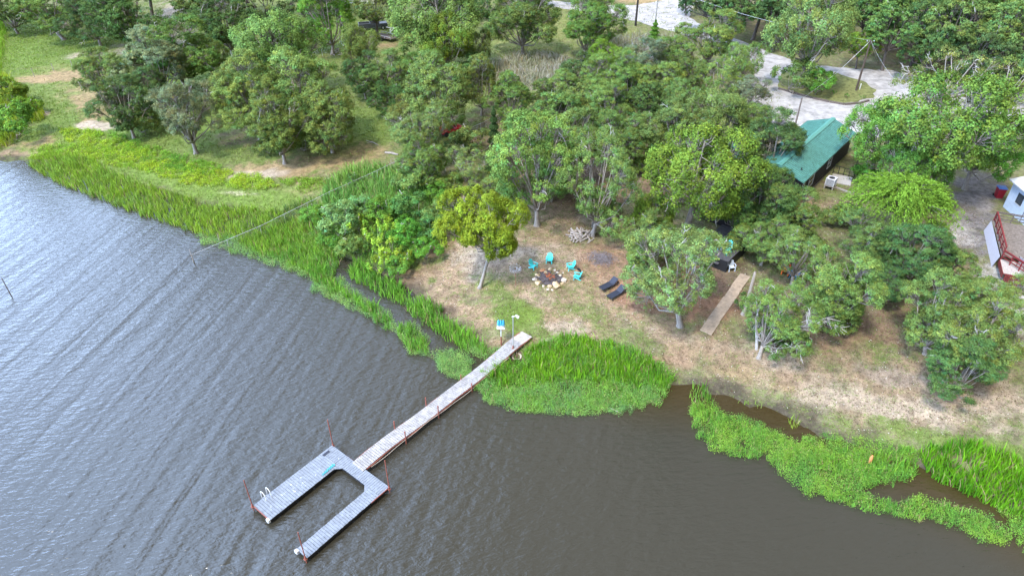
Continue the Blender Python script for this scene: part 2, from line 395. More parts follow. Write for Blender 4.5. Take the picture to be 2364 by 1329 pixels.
# (kind, cx, cy, rx, ry, rot, strength, grass) in photo pixels, laid on the ground plane
PATCH = [  # litter patches are leaf litter and also painted shade below the trees
 ('olive', 700, 150, 900, 300, 0, 1, .5),
 ('green', 250, 250, 420, 200, 5, 1, .9), ('lime', 90, 120, 140, 90, 0, .9, 1), ('lime', 20, 150, 40, 130, 0, 1, 1), ('green', 170, 110, 130, 50, 0, .8, 1),
 ('green', 280, 90, 120, 40, 0, .7, .9), ('dry', 120, 170, 130, 26, -12, .8, .3), ('tan', 150, 172, 120, 12, -9, 1, .0), ('tan', 60, 190, 40, 14, 0, .9, 0),
 ('dry', 190, 215, 110, 45, 15, .8, .3), ('red', 210, 275, 50, 40, 30, .55, .1), ('sand', 215, 295, 45, 10, 5, 1, 0), ('sand', 100, 262, 22, 8, 0, 1, 0),
 ('tan', 235, 240, 95, 46, 20, .8, .05), ('tan', 130, 182, 150, 15, -8, .9, 0), ('straw', 350, 104, 150, 20, -10, .9, .1), ('sand', 235, 290, 60, 14, 5, .9, 0), ('sand', 390, 45, 34, 44, 0, .9, 0), ('sand', 180, 128, 40, 8, -12, .95, 0), ('straw', 330, 110, 120, 14, -12, .9, .1), ('sand', 400, 30, 30, 30, 0, .9, .1), ('straw', 400, 60, 40, 40, 0, .8, .2),
 ('tan', 90, 330, 90, 22, -8, .85, .1), ('soil', 60, 355, 60, 12, 0, .9, 0), ('green', 70, 215, 60, 35, 0, .7, .8),
 ('lime', 420, 420, 330, 40, 14, .9, 1), ('lime', 250, 350, 180, 40, 12, .9, 1), ('lime', 620, 460, 200, 40, 8, .9, 1), ('lime', 560, 520, 260, 50, 18, .6, 1),
 ('olive', 560, 360, 250, 40, 5, .7, .7), ('litter', 560, 320, 90, 30, 0, .7, .2), ('green', 860, 290, 90, 50, 0, .8, 1), ('green', 740, 90, 110, 50, -20, .8, .9), ('dry', 760, 130, 70, 12, -20, .7, .5),
 ('dry', 790, 370, 130, 45, 0, .9, .35), ('tan', 640, 390, 70, 16, 0, .95, 0), ('tan', 800, 385, 60, 18, 0, .7, .1), ('sand', 610, 400, 50, 10, 0, .8, 0),
 ('soil', 700, 425, 90, 12, 4, .6, .3), ('tan', 700, 385, 170, 26, -4, .85, .1), ('sand', 600, 402, 90, 10, -3, .8, 0), ('tan', 840, 350, 70, 30, -20, .7, .25), ('dry', 700, 440, 120, 14, 4, .8, .4), ('grey', 770, 420, 30, 9, 20, .8, 0), ('olive', 640, 430, 50, 10, 0, .6, .8), ('sand', 560, 448, 80, 7, 6, .7, .1),
 ('straw', 1230, 170, 130, 50, 0, .95, .25), ('dry', 1200, 110, 90, 25, 0, .8, .5), ('dry', 1420, 90, 130, 45, 10, .8, .45), ('dry', 1290, 60, 60, 50, 0, .8, .5), ('tan', 1480, 0, 90, 14, 0, 1, 0), ('tan', 890, 105, 30, 10, 0, .9, 0),
 ('litter', 1150, 300, 100, 60, 0, .8, .2), ('litter', 1350, 400, 260, 120, 0, .9, .1), ('soil', 1440, 420, 60, 40, 0, .8, .1), ('grey', 1455, 410, 32, 30, 0, .7, 0),
 ('soil', 1260, 640, 370, 210, 8, 1, .28), ('sand', 1120, 590, 110, 60, 0, .75, .1), ('sand', 1280, 590, 90, 30, 0, .5, .1), ('sand', 1260, 690, 60, 40, 0, .35, .2), ('sand', 1300, 765, 90, 26, 0, .7, .1), ('sand', 1380, 500, 60, 24, 0, .5, .1),
 ('soil', 1000, 640, 100, 80, 20, .9, .1), ('litter', 1150, 595, 30, 22, 0, .4, 0), ('green', 860, 570, 150, 60, 15, .9, .9), ('litter', 1330, 430, 130, 50, 0, .7, .1),  # small litter oval: the lone oak's shadow painted on the sand
 ('lime', 1205, 735, 62, 34, 18, 1, 1), ('green', 1160, 690, 70, 40, 30, .55, .8), ('olive', 1130, 650, 50, 22, 0, .5, .6), ('olive', 1230, 765, 40, 16, 10, .7, .8),
 ('olive', 1340, 720, 100, 24, 20, .5, .7), ('olive', 1440, 770, 110, 18, 8, .55, .6), ('olive', 1290, 660, 80, 22, 10, .3, .4),
 ('red', 1570, 690, 160, 85, 0, .9, 0), ('red', 1420, 620, 110, 70, 20, .5, 0), ('litter', 1640, 640, 120, 50, 0, .7, .1), ('red', 1500, 830, 140, 20, 8, .4, .1),
 ('sand', 1650, 800, 180, 20, 14, .6, .1), ('soil', 1700, 840, 260, 60, 14, .8, .1), ('sand', 1850, 860, 150, 30, 22, .6, .15), ('tan', 1760, 880, 150, 16, 16, .6, .2),
 ('red', 1960, 760, 220, 70, 0, .6, .1), ('litter', 2010, 740, 130, 80, 0, .6, .2), ('olive', 2020, 800, 70, 40, 20, .5, .6), ('litter', 1790, 690, 130, 60, 0, .5, .05),
 ('soil', 2120, 900, 320, 100, 12, .8, .1), ('sand', 2050, 940, 260, 40, 10, .55, .2), ('sand', 2330, 930, 140, 60, 10, .6, .1), ('grey', 2060, 870, 110, 24, 15, .3, 0),
 ('olive', 2180, 1015, 180, 24, 12, .8, .8), ('lime', 2050, 1020, 90, 16, 10, .6, .8), ('green', 2330, 1060, 110, 34, 20, .8, .9),
 ('litter', 1900, 470, 120, 60, 0, .8, .2), ('soil', 1885, 480, 55, 30, 0, .7, .3), ('olive', 1920, 445, 60, 20, 0, .5, .6),
 ('grey', 2245, 500, 62, 110, -12, 1, 0), ('white', 2215, 545, 40, 40, 0, .7, 0), ('white', 2300, 650, 70, 60, 0, .8, 0), ('white', 2360, 740, 40, 60, 0, .8, 0), ('grey', 2270, 440, 60, 50, 0, .8, 0),
 ('soil', 2190, 620, 60, 60, 0, .7, 0), ('straw', 2060, 150, 120, 14, 6, .9, .4), ('litter', 2200, 130, 300, 60, 0, .8, .3), ('litter', 1780, 40, 200, 45, 0, .8, .3), ('dry', 1580, 60, 60, 20, 30, .8, .4),
]
K = {k_: tuple(c_ * KG for c_ in v_) for k_, v_ in K.items()}
def paint(P, h):
    PX = np.stack(proj(P[:, 0], P[:, 1], h), 1)
    front = (P[:, 1] * CT + (CAMH - h) * ST) > 3
    col = np.tile(np.array([.17, .15, .085]), (len(P), 1)); gr = np.full(len(P), .35)
    for i, e in enumerate(PATCH):
        k = e[0]; r = blob(PX, e[1:6], i)
        a = sm((1.05 - r + .38 * fnoise(P, .75, i + 40) + .32 * fnoise(P, 2.2, i + 90)) / .6) * e[6] * front
        col = col * (1 - a[:, None]) + np.array(K[k]) * a[:, None]; gr = gr * (1 - a) + e[7] * a
    d = sdist(P)
    a = sm((1.9 - d + .8 * fnoise(P, 1.3, 8)) / 1.6) * .85
    col = col * (1 - a[:, None]) + np.array(K['mud']) * a[:, None]; gr = gr * (1 - a * .7)
    return col, gr
xs = axis(-420, 420, -75, 75, .38, 2.5); ys = axis(-60, 560, 20, 118, .38, 2.5)
XX, YY = np.meshgrid(xs, ys); P2 = np.stack([XX.ravel(), YY.ravel()], 1)
hh = hgt(P2); col, gr = paint(P2, hh)
nx, ny = len(xs), len(ys)
I = np.arange(nx * ny).reshape(ny, nx)
F = np.stack([I[:-1, :-1].ravel(), I[:-1, 1:].ravel(), I[1:, 1:].ravel(), I[1:, :-1].ravel()], 1)
me = mesh_np('ground', np.column_stack([P2, hh]), F, M['ground'], col, True)
ga = me.attributes.new('Grass', 'FLOAT', 'POINT'); ga.data.foreach_set('value', gr.astype(np.float32))
tag(link('ground', me), kind='structure')
xs = axis(-420, 420, -60, 60, .8, 5); ys = axis(-60, 560, 10, 100, .8, 5)
XX, YY = np.meshgrid(xs, ys); PW = np.stack([XX.ravel(), YY.ravel()], 1)
dw = -sdist(PW)
nx, ny = len(xs), len(ys); I = np.arange(nx * ny).reshape(ny, nx)
F = np.stack([I[:-1, :-1].ravel(), I[:-1, 1:].ravel(), I[1:, 1:].ravel(), I[1:, :-1].ravel()], 1)
me = mesh_np('water', np.column_stack([PW, np.zeros(len(PW))]), F, M['water'], None, True)
sh = me.attributes.new('Shallow', 'FLOAT', 'POINT')
right = sm((PW[:, 0] + 6) / 16)
sh.data.foreach_set('value', ((sm(1 - dw / (2.0 + 4.5 * right))) * (.35 + .65 * right)).astype(np.float32))
tag(link('water', me), kind='structure')

def flat(name, pts, z, m, kind='structure', th=.0):
    q = [Pz(a, b, z)[:2] for a, b in pts]
    # wobble the edge a little so that it is worn, not ruled
    out = []
    for (x0, y0), (x1, y1) in zip(q, q[1:] + q[:1]):
        n = max(1, int(math.hypot(x1 - x0, y1 - y0) / .8))
        for k in range(n):
            t = k / n; x = x0 + (x1 - x0) * t; y = y0 + (y1 - y0) * t
            out.append((x + .22 * math.sin(y * 1.7 + x) + rnd.uniform(-.1, .1), y + .22 * math.sin(x * 2.1) + rnd.uniform(-.1, .1)))
    import mathutils
    from mathutils.geometry import tessellate_polygon
    F = tessellate_polygon([[Vector((x, y, 0)) for x, y in out]])
    V = [(x, y, z) for x, y in out]
    F2 = []
    for f in F:
        a, b, c = [Vector(V[i]) for i in f]
        F2.append(tuple(f) if (b - a).cross(c - a).z > 0 else tuple(f)[::-1])
    me = bpy.data.meshes.new(name); me.from_pydata(V, [], F2); me.materials.append(m); me.update()
    return tag(link(name, me), kind=kind)
flat('road', [(1000, -45), (1150, -32), (1215, -20), (1280, 3), (1340, 8), (1420, 14), (1470, 12), (1520, 3), (1560, -8), (1590, -45), (1760, -60), (1640, -12), (1600, 12), (1592, 40), (1625, 62), (1700, 90), (1770, 118),
              (1850, 148), (1960, 158), (2060, 162), (2120, 178), (2240, 190), (2364, 215), (2560, 240), (2560, 330), (2400, 300), (2300, 275), (2200, 262), (2110, 275), (2040, 315), (1990, 320), (1940, 312), (1905, 312), (1850, 303), (1800, 290), (1745, 268), (1700, 235), (1715, 200),
              (1745, 172), (1735, 140), (1690, 112), (1600, 84), (1540, 70), (1480, 52), (1400, 36), (1300, 20), (1230, 3), (1150, -12), (1000, -30)], PLAT + .03, M['gravel'])
isl = flat('traffic_island', [(1795, 190), (1802, 172), (1825, 162), (1870, 160), (1920, 166), (1965, 178), (2000, 192), (2022, 208), (2020, 222), (1990, 232), (1950, 238), (1905, 232), (1860, 222), (1820, 210), (1798, 203)], PLAT + .06,
           mat('island_turf', (.16, .17, .06), .95, var=.4, scale=2.2, bump=.4))

# ------------------------------------------------------------------ vegetation generators
def quads(P, Nn, L_, W_, rg, axis_=None):
    n = len(P)
    Nn = Nn / (np.linalg.norm(Nn, axis=1)[:, None] + 1e-9)
    r = rg.normal(size=(n, 3)) if axis_ is None else axis_
    a = r - Nn * np.sum(r * Nn, 1)[:, None]; a /= np.linalg.norm(a, axis=1)[:, None] + 1e-9
    b = np.cross(Nn, a)
    L_ = np.asarray(L_)[:, None] if np.ndim(L_) else L_; W_ = np.asarray(W_)[:, None] if np.ndim(W_) else W_
    V = np.stack([P - a * L_ / 2, P + b * W_ / 2, P + a * L_ / 2, P - b * W_ / 2], 1).reshape(-1, 3)
    return V, np.arange(4 * n).reshape(-1, 4)
def unit(v): return v / (np.linalg.norm(v, axis=-1, keepdims=True) + 1e-9)
def make_tree(name, seed, R=4.5, H=9., th=1.25, nl=18, lr=(.26, .42), npf=44, pr=.084, nleaf=50, leaf=.142, upshoot=0., twigs=9, rt=.26, lowz=-.85, hue=.12, trunk='bark', aspect=1.0, droop=0.):
    rg = np.random.default_rng(seed)
    ez = (H - th) / 2; cz = th + ez
    dirs = []
    while len(dirs) < nl:
        d = unit(rg.normal(size=3))
        if d[2] < lowz: continue
        if all(np.dot(d, q) < 1 - 1.7 / nl for q in dirs) or rg.random() < .02: dirs.append(d)
    dirs = np.array(dirs)
    asym = np.clip(1 + .26 * rg.normal(size=nl), .5, 1.5)
    LC = dirs * np.array([R, R, ez]) * .66 * asym[:, None] + np.array([0, 0, cz])
    LR = R * rg.uniform(lr[0] * .8, lr[1] * 1.08, size=nl)
    PV, PN, PT, LP = [], [], [], []
    pos = []; lobe_id = []
    for i in range(nl):
        k = int(npf * (LR[i] / (R * .33)) ** 2)
        d = unit(rg.normal(size=(k, 3)) * .75 + dirs[i] * .75 + np.array([0, 0, .35]))
        p = LC[i] + d * LR[i] * np.array([1, 1, .72]) * rg.uniform(.72, 1.12, size=(k, 1))
        if droop: p[:, 2] -= droop * (np.hypot(p[:, 0], p[:, 1]) / R) ** 2
        pos.append(p); lobe_id += [i] * k; PN.append(d)
    pos = np.vstack(pos); PN = np.vstack(PN); lobe_id = np.array(lobe_id); m = len(pos)
    prr = R * pr * rg.uniform(.6, 1.35, size=m)
    cnt = np.maximum(6, (nleaf * (prr / (R * pr)) ** 2)).astype(int)
    idx = np.repeat(np.arange(m), cnt); n = len(idx)
    off = unit(rg.normal(size=(n, 3))) * (rg.random((n, 1)) ** .45)
    sh = np.array([1, 1, .62 + upshoot])
    P = pos[idx] + off * prr[idx][:, None] * sh
    if upshoot: P[:, 2] += upshoot * prr[idx] * rg.random(n)
    Nn = off * .8 + rg.normal(size=(n, 3)) * .4 + PN[idx] * .45 + np.array([0, 0, .45])
    ls = leaf * rg.uniform(.55, 1.4, size=n)
    V, Fq = quads(P, Nn, ls, ls * .62, rg)
    tint = (1 + .2 * rg.normal(size=m))[idx] * (1 + .16 * rg.normal(size=n)) * (1 + .10 * rg.normal(size=nl))[lobe_id][idx]
    tint = np.clip(tint, .45, 1.8)
    hu = (rg.normal(size=m) * hue)[idx] + rg.normal(size=n) * .05
    col = np.stack([tint * (1 + hu), tint, tint * (1 - hu * .8)], 1)
    crown = mesh_np('crown', V, Fq, M['leaf'], np.repeat(col, 4, axis=0))
    mb = MB()
    # tapered trunk with root flare, limbs to every lobe, twigs to the leaf puffs
    lean = rg.normal(size=2) * .25
    fork = np.array([lean[0], lean[1], th * 1.05])
    mb.tube([(0, 0, -.4), (0, 0, 0), (lean[0] * .1, lean[1] * .1, .25), (lean[0] * .5, lean[1] * .5, th * .55), tuple(fork)], [rt * 1.7, rt * 1.5, rt * 1.08, rt * .92, rt * .85], 8)
    for i in range(nl):
        e = LC[i] - np.array([0, 0, LR[i] * .1]); mid = fork * .5 + e * .5 + np.array([0, 0, -.12 * R * (1 - dirs[i][2])]) * .6 + rg.normal(size=3) * .12 * R * .5
        q1 = fork * .72 + mid * .28 + rg.normal(size=3) * .05
        mb.tube([tuple(fork), tuple(q1), tuple(mid), tuple(e)], [rt * .55, rt * .42, rt * .28, rt * .16], 5)
        mine = np.where(lobe_id == i)[0]
        for j in rg.choice(mine, size=max(1, int(len(mine) * .38)), replace=False):
            a = e + (mid - e) * rg.random() * .4; b = pos[j]; c = (a + b) / 2 + rg.normal(size=3) * .05 * R
            mb.tube([tuple(a), tuple(c), tuple(b)], [rt * .13, rt * .09, rt * .04], 4)
    nb = len(mb.f)
    # bare pale twigs poking through the crown
    mt = mb
    for k in range(twigs):
        i = rg.integers(nl); d = unit(dirs[i] + rg.normal(size=3) * .5 + np.array([0, 0, .25])); a = LC[i]; L0 = LR[i] * rg.uniform(.9, 1.45)
        p = a.copy(); pts = [tuple(p)]; dd = d.copy()
        for s in range(5):
            dd = unit(dd + rg.normal(size=3) * .42); p = p + dd * L0 / 5; pts.append(tuple(p))
            if s in (1, 2, 3):
                q = p + unit(dd + rg.normal(size=3) * .9) * L0 * .28; mt.tube([tuple(p), tuple((p + q) / 2 + rg.normal(size=3) * .06), tuple(q)], [.032, .024, .012], 4)
        mt.tube(pts, [.06, .052, .042, .034, .024, .013], 4)
    tr = bpy.data.meshes.new('trunk'); tr.from_pydata(mb.v, [], mb.f); tr.materials.append(M[trunk]); tr.materials.append(M['dead'])
    tr.polygons.foreach_set('use_smooth', [True] * len(tr.polygons)); tr.polygons.foreach_set('material_index', [0] * nb + [1] * (len(mb.f) - nb)); tr.update()
    tw = None
    return dict(name=name, crown=crown, trunk=tr, twigs=tw, R=R, H=H)
def fronds_tree(name, seed, R, H, th, nfr, leaf):
    """low arching tree whose long sprays of fine leaflets hang outward"""
    rg = np.random.default_rng(seed); A, Nr, Cc, Ax = [], [], [], []
    mb = MB(); mb.tube([(0, 0, -.3), (.1, 0, th), (.2, .1, th * 1.6)], [.2, .15, .1], 7)
    for k in range(nfr):
        az = rg.uniform(0, 6.28); r0 = rg.random() ** .7 * R * .62; e = rg.uniform(.1, 1)
        base = np.array([math.cos(az) * r0, math.sin(az) * r0, th + (H - th) * (.45 + .5 * (1 - (r0 / R) ** 2)) * rg.uniform(.72, 1)])
        out_ = np.array([math.cos(az + rg.normal() * .35), math.sin(az + rg.normal() * .35), 0]); ln = R * rg.uniform(.35, .6)
        pts = []
        for s in np.linspace(0, 1, 9):
            pts.append(base + out_ * ln * s + np.array([0, 0, ln * (.42 * s - .85 * s * s)]))
        pts = np.array(pts)
        if k % 5 == 0: mb.tube([(.2, .1, th * 1.6), tuple((pts[0] + np.array([.2, .1, th])) / 2), tuple(pts[0]), tuple(pts[4])], [.07, .05, .03, .012], 4)
        n = 78; s = rg.random(n) * 8; i = np.minimum(s.astype(int), 7); f = (s - i)[:, None]
        c = pts[i] * (1 - f) + pts[i + 1] * f + rg.normal(size=(n, 3)) * np.array([.07, .07, .06]) * R / 4
        A.append(c); Nr.append(rg.normal(size=(n, 3)) * .5 + np.array([0, 0, .9])); t = rg.uniform(.65, 1.3) * (1 + .15 * rg.normal(size=n)); Cc.append(np.stack([t, t, t * .8], 1))
        Ax.append(out_ + rg.normal(size=(n, 3)) * .35 + np.array([0, 0, -.4]))
    A = np.vstack(A); V, Fq = quads(A, np.vstack(Nr), leaf * rg.uniform(.7, 1.4, len(A)), leaf * .38, rg, np.vstack(Ax))
    crown = mesh_np('crown', V, Fq, M['leaf'], np.repeat(np.clip(np.vstack(Cc), .3, 2), 4, axis=0))
    tr = bpy.data.meshes.new('trunk'); tr.from_pydata(mb.v, [], mb.f); tr.materials.append(M['bark_dark']); tr.update()
    return dict(name=name, crown=crown, trunk=tr, twigs=None, R=R, H=H)
def cedar_tree(name, seed, R, H):
    rg = np.random.default_rng(seed); n = 15000
    z = rg.random(n) ** .8 * (H - .6) + .6; rr = R * (1 - (z / H)) ** .65 * (.75 + .35 * np.sin(z * 5 + rg.random(n) * 1.5)) * rg.random(n) ** .3
    a = rg.uniform(0, 6.28, n); P = np.stack([np.cos(a) * rr, np.sin(a) * rr, z], 1)
    Nn = P * np.array([1, 1, 0]) * .6 + rg.normal(size=(n, 3)) * .5 + np.array([0, 0, .5])
    V, Fq = quads(P, Nn, .2 * rg.uniform(.6, 1.4, n), .09, rg); t = np.clip(1 + .28 * rg.normal(size=n), .4, 1.8)
    crown = mesh_np('crown', V, Fq, M['leaf'], np.repeat(np.stack([t, t, t], 1), 4, axis=0))
    mb = MB(); mb.tube([(0, 0, -.3), (0, 0, H * .5), (0, 0, H * .92)], [.16, .1, .03], 6)
    tr = bpy.data.meshes.new('trunk'); tr.from_pydata(mb.v, [], mb.f); tr.materials.append(M['bark_dark']); tr.update()
    return dict(name=name, crown=crown, trunk=tr, twigs=None, R=R, H=H)

V_ = {}
V_['oak'] = [make_tree('oak_tree', 100 + i, nl=20 + i % 4, twigs=6 + 3 * (i % 3)) for i in range(8)]
V_['open'] = [make_tree('oak_tree', 200 + i, nl=22, lr=(.24, .36), npf=54, pr=.078, nleaf=48, leaf=.118, twigs=18) for i in range(3)]     # thin crown, many bare limbs
V_['forest'] = [make_tree('forest_tree', 300 + i, R=4.5, H=10, th=3, nl=22, npf=26, leaf=.22, nleaf=34, twigs=5, trunk='bark_dark') for i in range(4)]
V_['bright'] = [make_tree('elm_tree', 400 + i, R=5, H=9.5, th=2.4, nl=28, lr=(.24, .34), npf=44, pr=.075, nleaf=38, leaf=.17, upshoot=.5, twigs=5) for i in range(2)]
V_['round'] = [make_tree('oak_tree', 520 + i, R=4, H=7.2, th=2.2, nl=28, lr=(.26, .36), npf=42, pr=.08, nleaf=36, leaf=.14, upshoot=.45, twigs=4, hue=.07) for i in range(2)]
V_['lone'] = [make_tree('small_oak_tree', 600, R=3.6, H=8.4, th=3.2, nl=32, lr=(.26, .38), npf=46, pr=.08, nleaf=46, leaf=.13, upshoot=.3, twigs=3, rt=.17, lowz=-.85, hue=.05)]
V_['willow'] = [fronds_tree('mesquite_tree', 700, 4.4, 5.2, 1.6, 330, .2)]
V_['acacia'] = [make_tree('elm_tree', 750, R=5.5, H=8, th=3.2, nl=20, lr=(.2, .3), npf=24, pr=.085, nleaf=34, leaf=.16, twigs=22, droop=.8)]
V_['cedar'] = [cedar_tree('cedar_tree', 800, 1.9, 6.5)]
V_['column'] = [cedar_tree('cedar_tree', 801, 1.3, 7.5)]
V_['shrub'] = [make_tree('shrub', 900 + i, R=1.6, H=2.2, th=.25, nl=10, lr=(.3, .45), npf=20, pr=.14, nleaf=26, leaf=.12, twigs=2, rt=.05, lowz=-.2) for i in range(3)]
V_['sapling'] = [make_tree('sapling', 950 + i, R=1.2, H=2.6, th=.5, nl=9, lr=(.18, .3), npf=12, pr=.12, nleaf=24, leaf=.13, upshoot=1.6, twigs=1, rt=.04) for i in range(3)]
COL = dict(oak=(.142, .222, .055), olive=(.162, .228, .055), light=(.175, .262, .066), dark=(.088, .155, .045), darker=(.06, .115, .038), grey=(.175, .235, .115), yellow=(.225, .290, .024),
           lime=(.130, .255, .040), vivid=(.105, .24, .035), willow=(.155, .28, .045), blue=(.10, .215, .05), mint=(.17, .31, .09), yg=(.15, .25, .032), ylw=(.25, .38, .04), acacia=(.19, .24, .06))
tcount = [0]
def plant(kind, cx, cy, w_, hf, colk, label, cat='tree', group=None, foot=None, base_at=.55, var=None, jit=.08, lean=0.0):
    """crown centred on the photo pixel (cx, cy), w_ pixels wide; hf = height / crown radius"""
    w_ = w_ * (1.0 if (cy < 230 and cx < 900) or (cy < 300 and cx < 1750) else 1.07 if kind in ('oak', 'open', 'forest', 'bright', 'acacia') else 1.05)
    v = V_[kind][(tcount[0] if var is None else var) % len(V_[kind])]; tcount[0] += 1
    hg = PLAT; Hh = 8.
    for _ in range(4):
        if foot:
            b = G(*foot); k = ppm(b.x, b.y, b.z + Hh * .6); Rr = w_ / 2 / k; Hh = Rr * hf
        else:
            p = Pz(cx, cy, hg + base_at * Hh); hg = float(hgt([p[:2]])[0]); k = ppm(*p); Rr = w_ / 2 / k; Hh = Rr * hf; b = Vector((p[0], p[1], hg))
    r = thing(v['name'], label, cat, b, rnd.uniform(0, 6.28), group)
    s = Rr / v['R'] / 1.0; r.scale = (s, s, Hh / v['H'])
    if lean: r.rotation_mode = 'ZYX'; r.rotation_euler = (0, lean, r.rotation_euler[2])
    c = link('crown', v['crown'], r)
    q = COL[colk]; j = [1 + rnd.uniform(-jit, jit) for _ in range(3)]; c.color = (q[0] * j[0], q[1] * j[1], q[2] * j[2], 1)
    link('trunk', v['trunk'], r)
    if v['twigs']: link('bare_branches', v['twigs'], r)
    return r
G_WOOD = 'trees of the wood between the lawn and the clearing'
